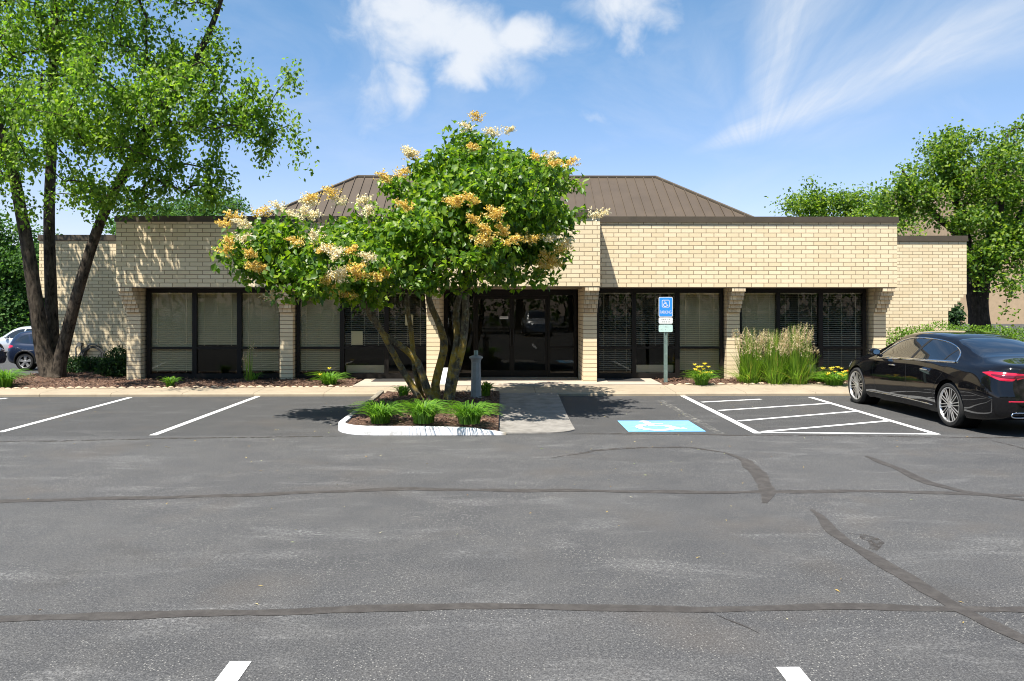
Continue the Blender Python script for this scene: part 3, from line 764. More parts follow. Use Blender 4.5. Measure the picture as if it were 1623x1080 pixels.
class Tree:
    def __init__(s, trunks, rng=RNG):
        s.rng=rng; s.pos=[];s.par=[];s.load=[];s.paths=[];s.tr=[]
        for pts,rad in trunks:
            pts=[np.array(p,float) for p in pts]
            # densify
            Q=[];R=[]
            for i in range(len(pts)-1):
                n=max(2,int(np.linalg.norm(pts[i+1]-pts[i])/.25))
                p0=pts[max(i-1,0)];p1=pts[i];p2=pts[i+1];p3=pts[min(i+2,len(pts)-1)]
                for k in range(n):
                    t=k/n
                    Q.append(.5*((2*p1)+(p2-p0)*t+(2*p0-5*p1+4*p2-p3)*t*t+(3*p1-p0-3*p2+p3)*t**3)); R.append(rad[i]*(1-t)+rad[i+1]*t)
            Q.append(pts[-1]);R.append(rad[-1])
            s.tr.append((Q,R)); 
            st=len(Q)//4
            for i,q in enumerate(Q):
                if i>=st: s.pos.append(q); s.par.append(-1 if i==st else len(s.pos)-2); s.load.append(0)
    def grow(s, targets, up=.25, jit=.08, nseg=5, maxlen=3.5):
        base=np.array(s.pos); d0=np.array([np.min(np.linalg.norm(base-t,axis=1)) for t in targets])
        s.targets=[]
        for i in np.argsort(d0):
            t=targets[i]; A=np.array(s.pos); d=np.linalg.norm(A-t,axis=1)+ .6*np.maximum(0,A[:,2]-t[2])
            k=int(np.argmin(d)); a=A[k]; ln=np.linalg.norm(t-a)
            if ln<.05: continue
            path=[k]; prev=k; bend=s.rng.normal(size=3)*jit*ln+np.array([0,0,up*ln])
            for q in range(1,nseg+1):
                f=q/nseg; p=a*(1-f)+t*f+bend*math.sin(PI*f)*.6
                s.pos.append(p); s.par.append(prev); s.load.append(0); prev=len(s.pos)-1; path.append(prev)
            s.load[prev]+=1; s.paths.append(path); s.targets.append(t)
        L=np.array(s.load,float)
        for i in range(len(L)-1,-1,-1):
            if s.par[i]>=0: L[s.par[i]]+=L[i]
        s.L=L
    def wood(s, tip=.008, k=.42, rmax=.09, flare=1.35):
        m=MB()
        for Q,R in s.tr:
            Rr=[r*(1+(flare-1)*math.exp(-i*.25/.22)) for i,r in enumerate(R)]
            m.tube(Q,Rr,10)
        for path in s.paths:
            pts=[s.pos[i] for i in path]; rr=[min(rmax,tip*max(1,s.L[i])**k) for i in path]; rr[0]=min(rr[0],rr[1]*1.15)
            m.tube(pts,rr,5)
        return m
    def foliage(s, per, spread, L, W, droop=.3, upbias=.8, along=.35, squash=(1,1,1), sun=None):
        r=s.rng; bs=[]
        for path,t in zip(s.paths,s.targets):
            n=max(4,int(per*r.uniform(.55,1.45))); na=int(n*along)
            g=r.normal(size=(n,3)); g*=np.minimum(1,1.7/np.linalg.norm(g,axis=1))[:,None]; g=g*spread*np.array(squash)*r.uniform(.7,1.2)
            c=np.repeat(t[None],n,0)+g
            pa=np.array([s.pos[i] for i in path[2:]])
            f=r.random(na)*(len(pa)-1); i0=np.minimum(f.astype(int),len(pa)-2); ff=(f-i0)[:,None]
            c[:na]=pa[i0]*(1-ff)+pa[i0+1]*ff+g[:na]*.55
            bs.append(c)
        b=np.concatenate(bs); n=len(b)
        d=unit(r.normal(size=(n,3))+np.array([0,0,-droop*2])); nr=unit(r.normal(size=(n,3))*.62+np.array([-.2,-.4,upbias]))
        return leaves(b,d,nr,L*r.uniform(.65,1.3,n),W*r.uniform(.7,1.25,n))
def build_tree(name,label,trunks,blobs,ntar,per,spread,L,W,leafm,barkm,cat='tree',group=None,power=2.0,seed=1,flare=1.25,trunk_name='trunk',loc=None,**kw):
    rng=np.random.default_rng(seed); T=Tree(trunks,rng); T.grow(ell_sample(blobs,ntar,power,rng),kw.get('up',.2),kw.get('jit',.1))
    loc=loc or tuple(trunks[0][0][0])
    root=thing(name,label,cat,loc,0,group)
    obj(trunk_name,T.wood(kw.get('tip',.008),kw.get('k',.42),kw.get('rmax',.09),flare),barkm,root,60,fix=False)
    V,Fc=T.foliage(per,spread,L,W,kw.get('droop',.3),kw.get('upb',.8),kw.get('along',.35),kw.get('squash',(1,1,1)))
    fast_mesh('crown',V,Fc,leafm,root)
    return root,T
def pb(px,py,Y,rx,ry,rz_=None,dy=None):
    """ellipsoid given by photo centre, depth and pixel radii -> world blob"""
    c=P(px,py,Y); s=Y/F; return (c[0],c[1],c[2],rx*s,(dy if dy else rx*s),ry*s)
# ---------------- river birch by the left wing
Yt=20.2
def q(px,py,Y=Yt): return P(px,py,Y)
tr=[([q(84,603),q(70,560),q(57,480,20.1),q(45,400,20.0),q(34,340,19.9),q(20,270,19.6),q(-5,190,19.3),q(-40,90,19.0),q(-70,-20,18.8)],[.235,.195,.165,.15,.135,.12,.10,.08,.05]),
    ([q(92,602,20.5),q(84,540,20.6),q(80,440,20.7),q(78,340,20.8),q(82,230,20.9),q(84,120,21),q(88,0,21),q(95,-120,21),q(100,-260,21)],[.18,.155,.14,.13,.12,.11,.10,.08,.05]),
    ([q(88,602,20.2),q(102,545),q(127,450,20.1),q(160,350,20.0),q(205,260,19.8),q(262,170,19.5),q(318,80,19.2),q(350,0,19.0),q(370,-90,18.8)],[.18,.15,.13,.12,.11,.095,.075,.055,.035])]
Yb_=19.6
blobs=[pb(70,60,19.5,110,90),pb(190,70,19,110,90),pb(290,120,18.8,90,75),pb(120,190,19,130,80),pb(240,215,18.6,110,75),pb(340,190,18.6,90,60),
 pb(405,175,18.6,60,62),pb(450,165,18.6,42,52),pb(462,215,18.6,28,42),pb(425,235,18.6,30,32),pb(60,275,19,85,50),pb(170,295,18.6,100,45),pb(250,285,18.4,70,50),pb(325,265,18.4,42,45),pb(318,305,18.4,30,28),pb(350,300,18.4,22,22),
 pb(-60,120,19,110,130),pb(-90,240,19.5,90,80),pb(60,-90,20,130,90),pb(210,-70,19.6,130,80),pb(310,-20,18.8,60,45),pb(340,70,18.8,60,45),pb(130,-200,20.4,140,90),pb(-80,-60,20,100,100),pb(110,-300,21,90,60),
 pb(200,160,17.2,110,90),pb(80,180,17.2,110,90),pb(175,328,18.6,40,18),pb(220,318,18.6,40,24),pb(20,320,18.8,45,22),pb(110,-110,17.3,130,110),pb(403,238,18.6,13,34),pb(440,245,18.6,14,32),pb(478,232,18.6,14,34),pb(335,290,18.4,26,50),pb(300,300,18.4,24,40),pb(455,130,18.6,30,30),pb(-30,10,22,70,60),pb(15,150,23,70,50),pb(90,60,23,60,60),pb(-10,240,23,50,40)]
build_tree('birch_tree','tall three-trunked birch with dark bark in the left mulch bed beside the left wing',tr,blobs,900,68,.20,.104,.078,M['birch_leaf'],M['birch_bark'],power=1.7,seed=5,droop=.55,upb=.7,along=.4,up=.12,squash=(.95,.95,1.4),rmax=.075,flare=1.3)
# ---------------- Japanese tree lilac on the island
Yl=15.2
def l(px,py,Y=Yl): return P(px,py,Y)
tr=[([l(676,650),l(664,630),l(640,590,15.1),l(615,545,14.9),l(590,500,14.6),l(555,455,14.2),l(520,425,13.9),l(470,410,13.6)],[.070,.064,.060,.056,.05,.042,.034,.02]),
    ([l(690,645),l(676,615),l(662,575,15.1),l(640,552,15.0),l(615,535,14.9),l(595,515,14.9),l(570,470,15.0),l(580,420,15.1)],[.082,.074,.068,.062,.055,.046,.036,.02]),
    ([l(668,630,15.4),l(658,585,15.3),l(651,520,15.2),l(645,475,15.1),l(660,445,15.1),l(672,410,15),l(665,350,14.8)],[.055,.05,.045,.042,.038,.03,.018]),
    ([l(694,645,15.3),l(690,610,15.3),l(700,570,15.3),l(704,540,15.3),l(692,505,15.2),l(680,475,15.1),l(682,430,15.0),l(700,370,14.9),l(720,290,14.8)],[.085,.080,.075,.070,.062,.055,.048,.038,.02]),
    ([l(709,645,15.1),l(712,610,15.1),l(719,570,15.1),l(725,535,15.1),l(722,500,15.15),l(728,470,15.2),l(740,420,15.2),l(760,350,15.1),l(765,260,15)],[.082,.076,.070,.064,.058,.052,.045,.034,.02]),
    ([l(711,640,15.15),l(722,590,15.1),l(733,550,15.05),l(738,500,15),l(741,455,14.95),l(775,420,14.9),l(830,390,14.8),l(870,340,14.8)],[.08,.076,.073,.068,.057,.043,.03,.018]),
    ([l(741,460,14.95),l(742,420,14.9),l(780,360,14.6),l(800,290,14.6)],[.055,.05,.035,.02])]
LB=[pb(775,280,14.9,100,62),pb(845,305,14.8,68,52),pb(700,310,14.8,88,70),pb(775,345,14.4,120,75),pb(720,375,13.6,100,60),pb(850,375,14.6,62,48),pb(590,395,14.2,95,62),pb(490,400,13.9,88,62),
    pb(425,395,13.8,66,52),pb(388,405,13.8,36,40),pb(500,445,13.6,78,34),pb(640,430,13.9,70,40),pb(800,425,14.4,70,28),pb(748,226,14.9,38,20),pb(888,345,14.6,34,22),pb(590,462,14.0,42,30),pb(860,420,14.6,34,30),pb(700,440,14.6,40,24),
    pb(770,330,16.4,120,90),pb(640,390,15.6,90,60),pb(665,345,14.0,60,40),pb(800,290,13.6,80,60),pb(555,410,13.0,70,45),pb(870,440,14.3,18,16)]
lil,LT=build_tree('lilac_tree','multi-stemmed flowering tree with cream and gold blossom on the kerbed island before the entrance',tr,LB,540,70,.18,.122,.090,M['lilac_leaf'],M['lilac_bark'],power=3.2,seed=9,droop=.5,upb=1.0,along=.2,up=.15,squash=(1.15,1.15,.62),rmax=.04,flare=1.12,tip=.006)
# blossom panicles on the outside of the crown
gold=[(100,475),(165,440),(65,560),(40,600),(180,605),(130,655),(170,665),(390,375),(520,360),(380,555),(430,585),(440,710),(480,735),(520,745),(640,690),(690,705),(735,700),(755,285),(725,295),(820,205),(1100,168),(1370,225),(1340,215),(1460,240),(830,412),(1030,385),(1100,375),(1100,465),(1160,450),(1195,442),(1130,505),(1220,520),(1095,562),(1150,565),(1200,560),(1265,550),(1410,600),(1390,620),(1440,655),(1385,655),(545,590),(600,765),(1110,55),(540,665),(80,480),(1410,660),(1020,400)]
cream=[(160,480),(290,425),(370,455),(430,390),(545,395),(590,400),(650,435),(830,190),(800,195),(1070,80),(1200,105),(1185,100),(1380,215),(500,590),(490,620),(480,680),(510,710),(250,790),(1360,550),(1430,555),(1555,440),(675,615),(95,545),(420,555),(395,445),(350,440)]
def hit(px,py):
    d=ray(px,py); o=np.array([0,0,CAMZ]); best=None
    for b in LB:
        c=np.array(b[:3]); r=np.array(b[3:6]); dd=d/r; oo=(o-c)/r
        A=dd@dd; Bq=2*dd@oo; C_=oo@oo-1; D=Bq*Bq-4*A*C_
        if D>0:
            t=(-Bq-math.sqrt(D))/(2*A)
            if best is None or t<best: best=t
    return o+d*(best-.12 if best else 14.2/d[1])
def panicle(px,py,mt,rng,sc=1.0):
    """a loose blossom head: a tilted axis with side sprays, each beaded with tiny florets"""
    c=hit(px,py)+np.array([0,-.03,-.05]); H=.20*sc
    ax=unit(np.array([rng.normal()*.9,-.35+rng.normal()*.3,.55])); u=unit(np.cross(ax,[.3,.9,.1])); w=np.cross(ax,u)
    pts=[];D_=[];SV=[];SF=[]
    for k in range(20):
        f=k/20; a=k*2.4+rng.normal()*.4; out=(1-f*.75)*.14*sc*rng.uniform(.5,1.35); sd=u*math.cos(a)+w*math.sin(a)
        b0=c+ax*H*f*.85; tip=b0+ax*.085*sc*rng.uniform(.5,1.3)+sd*out
        for g in range(17): pts.append(b0+(tip-b0)*(.05+.97*g/17)+rng.normal(size=3)*.013*sc*(1.15-g/17))
    for g in range(12): pts.append(c+ax*(H*1.1*g/11)+rng.normal(size=3)*.009)
    pts=np.array(pts); m=len(pts); pts=c+(pts-c)*np.array([1.4,1.1,.9])
    return leaves(pts,unit(rng.normal(size=(m,3))+ax*.4),unit(rng.normal(size=(m,3))+np.array([0,-.4,.5])),rng.uniform(.020,.036,m)*sc**.5,rng.uniform(.016,.028,m)*sc**.5)
rg=np.random.default_rng(3)
for lst,mt in ((gold,M['gold']),(cream,M['cream'])):
    for zx,zy in lst:
        V,Fc=panicle(340+zx/2.618+rg.normal()*2,170+zy/2.618+rg.normal()*2,mt,rg,rg.uniform(.75,1.2))
        fast_mesh('flower_panicle',V,Fc,mt,lil)
# ---------------- trees behind
def simple_tree(name,label,px,base_z,Y,blobs,ntar,per,spread,L,W,seed,trunk_r=.25,leafm='tree_leaf',trs=None,group=None,**kw):
    x=XX(px,Y); top=max(b[2] for b in blobs); c=np.mean([b[:3] for b in blobs],0)
    if trs is None: trs=[([(x,Y,base_z-.2),(x+.1,Y,base_z+.5*(top-base_z)*.5),(c[0]*.6+x*.4,Y,base_z+.75*(top-base_z)),(c[0],Y,top)],[trunk_r,trunk_r*.8,trunk_r*.5,trunk_r*.15])]
    return build_tree(name,label,trs,blobs,ntar,per,spread,L,W,M[leafm],M['dark_bark'],seed=seed,group=group,rmax=.12,tip=.012,loc=(x,Y,base_z),**kw)
Y5=37.0
def r5(px,py,Y=Y5): return P(px,py,Y)
trs=[([r5(1557,525),r5(1553,480),r5(1560,430),r5(1575,370),r5(1585,300),r5(1590,250),r5(1597,215)],[.38,.35,.32,.28,.22,.13,.04]),
     ([r5(1548,520),r5(1540,470),r5(1536,430),r5(1515,370),r5(1485,345),r5(1455,310),r5(1430,270)],[.25,.23,.21,.18,.15,.11,.05]),
     ([r5(1562,440),r5(1590,400),r5(1615,350),r5(1650,290),r5(1690,240)],[.28,.24,.2,.15,.06]),
     ([r5(1536,430),r5(1532,380),r5(1515,320),r5(1490,260),r5(1500,215)],[.22,.2,.16,.12,.05])]
bl=[pb(1510,235,37,44,38),pb(1550,300,36,70,60),pb(1470,295,36.5,58,52),pb(1430,315,36.5,45,36),pb(1500,260,36.5,45,40),pb(1425,290,36.5,28,30),pb(1605,270,36,50,70),pb(1620,200,37,35,25),pb(1660,260,37,60,80),pb(1600,370,35.5,60,50),pb(1560,400,35.5,42,40),pb(1500,350,36,50,26),pb(1660,380,35.5,60,60),pb(1600,440,35,34,34),pb(1605,490,35,22,12),pb(1440,335,37,40,18),pb(1580,340,39,80,90),pb(1545,430,36,18,20)]
simple_tree('shade_tree','large dark-trunked leafy tree beyond the hedge and right wing, tan building behind it',1552,.0,Y5,bl,470,56,.32,.17,.125,21,trs=trs,power=1.7,along=.3,flare=1.1)
bl=[pb(1265,325,46,50,22),pb(1320,325,46,55,24),pb(1380,330,46,50,26),pb(1300,310,46,30,16),pb(1345,380,46,120,50),pb(1430,345,47,40,24)]
simple_tree('shade_tree','low spreading green tree rising just above the right parapet',1340,.0,46,bl,260,60,.40,.18,.13,22)
bl=[pb(250,333,52,55,16),pb(330,328,52,50,17),pb(375,332,52,24,16),pb(290,370,52,110,40)]
simple_tree('shade_tree','pale green tree rising just above the left parapet',300,-.5,52,bl,240,60,.42,.19,.14,23,leafm='wood_leaf')
for k,(px,Y,lab,bl) in enumerate([
  (12,56,'broad dark green tree behind the parked cars at the left edge',[pb(10,420,56,58,78),pb(-50,400,56,60,90),pb(45,450,56,36,62),pb(10,500,56,60,30)]),
  (-120,60,'tall dark green tree beyond the left edge of the parking lot',[pb(-120,400,60,90,110),pb(-120,480,60,90,50)]),
  (70,66,'rounded green tree between the white car and the left wing',[pb(62,440,66,40,50),pb(85,430,66,44,60),pb(60,500,66,50,35)])]):
    simple_tree('background_tree',lab,px,-.8,Y,bl,300,60,.55,.26,.19,30+k,leafm='wood_leaf')
bl=[pb(1750,470,60,120,60),pb(1700,440,60,80,60)]
simple_tree('background_tree','leafy tree past the right edge of the tan building',1720,0,60,bl,160,50,.5,.25,.18,37,leafm='wood_leaf')
bl=[pb(1506,503,72,13,13),pb(1494,497,72,9,10)]
simple_tree('background_shrub','dark green bush in front of the tan building, seen past the stepped wing corner',1506,0,72,bl,60,60,.5,.28,.2,39,leafm='shrub_leaf',cat='shrub',trunk_r=.12)
# trees across the lot behind the photographer: they show in the glass and the car paint
bl=[(0,0,6.5,3.6,3.6,3.2),(1.2,.5,4.6,3.0,3,2.2),(-1.6,-.4,5,2.6,2.6,2.2),(0,0,8.6,2.4,2.4,1.8)]
rt,_=build_tree('lot_tree','round leafy tree across the parking lot, reflected in the entrance glass',[([(0,0,-.2),(0.1,0,2.2),(0,.1,5),(0,0,8)],[.3,.24,.16,.05])],bl,260,60,.45,.24,.18,M['wood_leaf'],M['dark_bark'],seed=40,rmax=.1,tip=.012,loc=(0,0,0),group='trees across the parking lot')
rt.location=(-3.0,-20,0)
for x,y,s in ((-12,-23,1.1),(5.5,-22,1.05),(13,-25,1.2),(22,-24,1.0),(-22,-26,1.2),(31,-27,1.25),(-32,-24,1.1),(-8,-31,1.35),(1.5,-30,1.3),(9,-31,1.4),(17,-32,1.4),(-17,-32,1.4),(27,-34,1.5),(-27,-34,1.5),(38,-33,1.5),(-40,-33,1.5)):
    dup(rt,(x,y,0),random.random()*6,s,'round leafy tree across the parking lot, reflected in the windows')
rt['label']='round leafy tree across the parking lot, reflected in the windows'
# ---------------- shrubs, hedge and clumps
def leaf_cloud(blobs,n,L,W,rng,shell=5.0,upb=.6):
    c=ell_sample(blobs,n,shell,rng); c=c+rng.normal(size=c.shape)*.02
    cen=np.array([b[:3] for b in blobs]); 
    j=np.argmin(np.linalg.norm(c[:,None]-cen[None],axis=2),1); out=unit(c-cen[j])
    return leaves(c,unit(out*.7+rng.normal(size=c.shape)*.7),unit(out*.5+rng.normal(size=c.shape)*.6+np.array([0,0,upb])),rng.uniform(.7,1.3,n)*L,rng.uniform(.7,1.3,n)*W)
def shrub(label,px,py,Y,rpx,hpx,n=3800,group=None,seed=0):
    rng=np.random.default_rng(50+seed); b=P(px,py,Y); w=rpx*Y/F; h=hpx*Y/F
    root=thing('shrub',label,'shrub',tuple(b),0,group)
    bl=[(b[0],Y,b[2]+h*.42,w,w*.9,h*.5)]
    for k in range(7):
        a=rng.random()*6.28; r=rng.uniform(.3,.75); bl.append((b[0]+w*r*math.cos(a),Y+w*.8*r*math.sin(a),b[2]+h*rng.uniform(.25,.7),w*.42,w*.42,h*.3))
    V,Fc=leaf_cloud(bl,n,.055,.035,rng); fast_mesh('foliage',V,Fc,M['shrub_leaf'],root)
    st=MB()
    for k in range(9):
        a=k*.7; st.tube([(b[0]+.03*math.cos(a),Y+.03*math.sin(a),b[2]-.05),(b[0]+w*.4*math.cos(a),Y+w*.4*math.sin(a),b[2]+h*.45),(b[0]+w*.6*math.cos(a),Y+w*.6*math.sin(a),b[2]+h*.75)],[.018,.012,.005],5)
    obj('stem',st,M['dark_bark'],root,60); return root
for k,(px,py,Y,r,h,lab) in enumerate([(118,598,22.6,22,34,'dark evergreen shrub between the birch trunk and the hose'),(146,600,22.2,24,36,'dark evergreen shrub directly beneath the garden hose'),
  (180,609,21.0,27,46,'dark evergreen shrub against the left end column, lower and nearer the walk'),(188,592,23.4,24,44,'tallest dark evergreen shrub tucked behind the left end column')]):
    shrub(lab,px,py,Y,r,h,3800 if k!=3 else 3200,'evergreen shrubs under the left wing',k)
def hedge(label,x0,x1,y0,y1,zt,n,seed):
    rng=np.random.default_rng(seed); root=thing('hedge',label,'hedge',((x0+x1)/2,(y0+y1)/2,.1))
    bl=[]; x=x0
    while x<x1: bl.append((x,(y0+y1)/2+rng.normal()*.08,zt-.45+rng.normal()*.05,.5,(y1-y0)/2,.48)); x+=.3
    V,Fc=leaf_cloud(bl,n,.06,.042,rng,6.0,.7); fast_mesh('foliage',V,Fc,M['hedge_leaf'],root)
    st=MB()
    for k in range(int((x1-x0)/.3)):
        X=x0+.3*k; st.tube([(X,(y0+y1)/2,.0),(X+.05,(y0+y1)/2+.05,.6),(X-.1,(y0+y1)/2-.15,zt-.3)],[.03,.02,.008],5); st.tube([(X,(y0+y1)/2,.3),(X+.2,(y0+y1)/2+.15,zt-.25)],[.02,.006],5)
    obj('stem',st,M['dark_bark'],root,60)
Yg=22.6
hedge('clipped light green boxwood hedge behind the black sedan, right of the last column',XX(1425,Yg),XX(1425,Yg)+9.5,22.2,23.2,ZZ(519,Yg),26000,61)
shrub('low rounded light green shrub between the right end column and the black sedan',1412,612,21.8,18,70,3000,None,9)
bpy.data.objects['shrub.004'].children[0].data.materials[0]=M['hedge_leaf'] if 'shrub.004' in bpy.data.objects else None
rng0=np.random.default_rng(88)
hb=[(x,-38+rng0.normal()*.6,1.6+rng0.normal()*.25,2.2,1.6,2.6+rng0.random()) for x in np.arange(-70,72,2.0)]
hr=thing('sky_screen_hedge','added tall hedge behind the viewer, screening bright sky from the glass reflections','hedge',(0,-38,0))  # unseen hedge, added so the glass reflects no bright sky under the trees
V,Fc=leaf_cloud(hb,9000,.55,.42,rng0,4.0,.5); fast_mesh('foliage',V,Fc,M['wood_leaf'],hr)
st=MB()
for x in np.arange(-70,72,2.0): st.tube([(x,-38,-.2),(x+.2,-37.9,1.5),(x-.2,-38.1,3.2)],[.12,.09,.03],5)
obj('stem',st,M['dark_bark'],hr,60)
def blades(b,n,length,width,spread,rng,arch=1.0,stiff=.55,seg=5):
    V=[];Fs=[]
    for k in range(n):
        a=rng.random()*2*PI; r0=rng.random()**.5*spread*.5; p0=b+np.array([math.cos(a)*r0,math.sin(a)*r0,-.02])
        a2=a+rng.normal()*.5; Lh=length*rng.uniform(.55,1.15); lean=spread*rng.uniform(.35,1.45)*arch
        dr=np.array([math.cos(a2),math.sin(a2),0]); sd=np.array([-dr[1],dr[0],0])
        n0=len(V)
        for q_ in range(seg+1):
            f=q_/seg; hgt=Lh*(f-stiff*f*f*arch*1.05) ; p=p0+dr*lean*(f**1.6)+np.array([0,0,hgt]); w=width*(1-f**2*.92)*.5*rng.uniform(.9,1.1)
            tw=sd*w+np.array([0,0,w*.35]); V.append(p-tw); V.append(p+tw)
        for q_ in range(seg): i=n0+q_*2; Fs.append((i,i+1,i+3,i+2))
    return np.array(V),np.array(Fs)
def clump(label,px,py,z,hpx,rpx,n,width,mt,flowers=0,group=None,seed=0,name='daylily',cat='plant',arch=1.0):
    rng=np.random.default_rng(100+seed); b=G(px,py,z); s=b[1]/F; root=thing(name,label,cat,tuple(b),0,group)
    V,Fs=blades(b,int(n*1.5),hpx*s*2.0,width*.85,rpx*s,rng,arch*1.1,.6,6); fast_mesh('leaves',V,Fs,mt,root)
    if flowers:
        for k in range(flowers):
            a=rng.random()*6.28; r=rng.random()**.5*rpx*s*.75; tip=b+np.array([r*math.cos(a),r*math.sin(a)-.05,hpx*s*rng.uniform(.5,1.1)])
            mm=MB(); mm.tube([b+np.array([r*.2*math.cos(a),r*.2*math.sin(a),0]),tip-(0,0,.05),tip],[.004,.003,.003],4)
            obj('flower_stalk',mm,mt,root)
            m_=6; an=np.arange(m_)*PI/3; dd=np.stack([np.cos(an)*.8,np.sin(an)*.8,np.full(m_,.55)],1)
            Vv,Ff=leaves(np.repeat(tip[None],m_,0),unit(dd),unit(np.stack([-np.cos(an),-np.sin(an),np.full(m_,1.)],1)),np.full(m_,.075),np.full(m_,.04)); fast_mesh('flower',Vv,Ff,M['yellow'],root)
    return root
gi='daylily clumps on the tree island'
clump('leftmost arching green daylily clump on the kerbed island',603,668,.15,40,30,190,.020,M['daylily'],0,gi,1)
clump('middle arching green daylily clump on the kerbed island before the trunks',671,668,.17,42,32,210,.020,M['daylily'],0,gi,2)
clump('rightmost arching green daylily clump on the kerbed island before the grey post',744,669,.17,40,33,210,.020,M['daylily'],0,gi,3)
clump('small leafy green plant behind the lilac trunks on the island',640,628,.14,22,14,60,.035,M['daylily'],0,None,4,'leafy_plant')
clump('small leafy green plant growing behind the grey post on the island',770,626,.14,28,12,60,.035,M['lilac_leaf'],0,None,5,'leafy_plant')
clump('green daylily clump with one yellow bloom by the second window bay',522,609,.12,25,22,120,.022,M['daylily'],2,None,6)
clump('small green grassy clump below the leftmost window bay',270,612,.12,20,12,60,.022,M['daylily'],0,None,7)
clump('yellow flowering daylily clump right of the parking sign',1112,609,.12,29,20,130,.022,M['daylily'],16,None,8)
clump('yellow flowering daylily clump beside the front wheel of the black sedan',1322,609,.12,25,26,170,.022,M['daylily'],16,None,9)
clump('leafy green daylily clump at the foot of the tall grasses',1300,606,.12,18,18,90,.022,M['daylily'],0,None,10)
clump('dark green grassy clump at the left edge of the mulch bed',8,612,.12,34,24,150,.022,M['daylily'],0,None,11)
clump('small green fern between the birch trunks',90,596,.2,36,16,70,.05,M['birch_leaf'],0,None,12,'fern',arch=.7)
clump('short green weed at the foot of the thin seeding stalks',402,604,.12,18,12,40,.02,M['daylily'],0,None,13,'weed')
def stalks(name,label,px,py,z,hpx,rpx,n,mt,plume,seed,group=None,nb=300,plumeh=.30,cat='grass'):
    rng=np.random.default_rng(200+seed); b=G(px,py,z); s=b[1]/F; H=hpx*s; R=rpx*s
    root=thing(name,label,cat,tuple(b),0,group)
    VV=[];FF=[];n0=0
    for (cnt,ln,wd,sp,ar) in ((nb,.52,.014,1.3,.55),(nb,.70,.010,.85,.16),(nb//3,.30,.014,1.5,.9)):
        if cnt<3: continue
        V,Fs=blades(b,cnt,H*ln*1.35,wd,R*sp,rng,ar,.35); VV.append(V); FF.append(Fs+n0); n0+=len(V)
    PV=[]
    for k in range(n):
        a=rng.random()*6.28; r=rng.random()**.5*R*.95; p=b+np.array([r*.45*math.cos(a),r*.45*math.sin(a),0]); h=H*(rng.uniform(.66,1.0) if n>15 else rng.uniform(.55,1.0))
        tip=b+np.array([r*1.1*math.cos(a)+rng.normal()*.03,r*1.1*math.sin(a),h]); sd=np.array([.0035,0.0,0])
        mid=(p+tip)/2+rng.normal(size=3)*.02
        VV.append(np.array([p-sd,p+sd,mid-sd,mid+sd,tip-sd*.6,tip+sd*.6])); FF.append(np.array([[0,1,3,2],[2,3,5,4]])+n0); n0+=6
        if plume:
            m_=44; f=rng.random(m_); ax=unit(tip-mid+np.array([rng.normal()*.12,0,0])); q0=tip[None]-ax*(plumeh*rng.uniform(.8,1.3)*(1-f))[:,None]
            PV.append((q0+rng.normal(size=(m_,3))*.022*(1.1-f)[:,None],unit(ax*.8+rng.normal(size=(m_,3))*.6),rng.uniform(.02,.06,m_)*(1.15-f*.6)))
    fast_mesh('leaves',np.concatenate(VV),np.concatenate(FF),mt,root)
    if plume:
        bb=np.concatenate([x[0] for x in PV]); dd=np.concatenate([x[1] for x in PV]); LL=np.concatenate([x[2] for x in PV])
        Vv,Ff=leaves(bb,dd,unit(rng.normal(size=bb.shape)),LL,LL*.26); fast_mesh('plumes',Vv,Ff,M['plume'],root)
    return root
gr='feather reed grasses by the right windows'
stalks('reed_grass','tall feathery grass clump in front of the column, left end of the row',1189,606,.12,88,25,62,M['feather'],True,1,gr)
stalks('reed_grass','tall feathery grass clump in the middle of the row of three',1228,607,.12,88,24,66,M['feather'],True,2,gr)
stalks('reed_grass','tallest feathery grass clump at the right end of the row',1262,607,.12,97,26,85,M['feather'],True,3,gr)
stalks('seeding_weed','thin seeding stalk leaning right of the tall grasses',1288,606,.12,60,10,6,M['feather'],True,4,None,10,.12,'weed')
stalks('seeding_weed','thin pale seeding stalks standing before the left window bay',394,606,.12,68,8,7,M['feather'],True,5,None,14,.25,'weed')
# mulch chips and fallen bits
def chips(name,regions,n,mt,Ls,zoff,seed,label,kind='stuff'):
    rng=np.random.default_rng(seed); B_=[];NB=[]
    for (x0,x1,y0,y1,zf),share in regions:
        k=int(n*share); X=rng.uniform(x0,x1,k); Y=rng.uniform(y0,y1,k)
        B_.append(np.stack([X,Y,np.array([zf(a,b) for a,b in zip(X,Y)])],1))
    b=np.concatenate(B_); k=len(b); d=unit(np.concatenate([rng.normal(size=(k,2)),rng.normal(size=(k,1))*.25],1))
    V,Fc=leaves(b,d,unit(rng.normal(size=(k,3))*.3+np.array([0,0,1.])),rng.uniform(*Ls,k),rng.uniform(.25,.45,k)*Ls[1]*.6)
    o=fast_mesh(name,V,Fc,mt); return tag(o,label,name.replace('_',' '),kind=kind)
zl=lambda x,y:z_left(x,y,(y-YB(x))/(yb_left(x)-YB(x)))+.012
zf=lambda x,y:zb(x,y,(y-YB(x))/(20.66-YB(x)))+.012
zi=lambda x,y:.10+.12*math.exp(-((x+1.2)**2/.9+(y-15)**2/3))+lump(x,y)+.012
chips('wood_chips',[((-14,-9.4,18.7,22.5,zl),.35),((-9.3,-3.5,18.75,20.6,zf),.2),((3.8,9.6,19.35,20.6,zf),.2),((-2.3,-.1,12.9,17.5,zi),.25)],15000,M['chips'],(.03,.09),0,70,'loose brown wood chips over the planting beds')
rng_=np.random.default_rng(71)
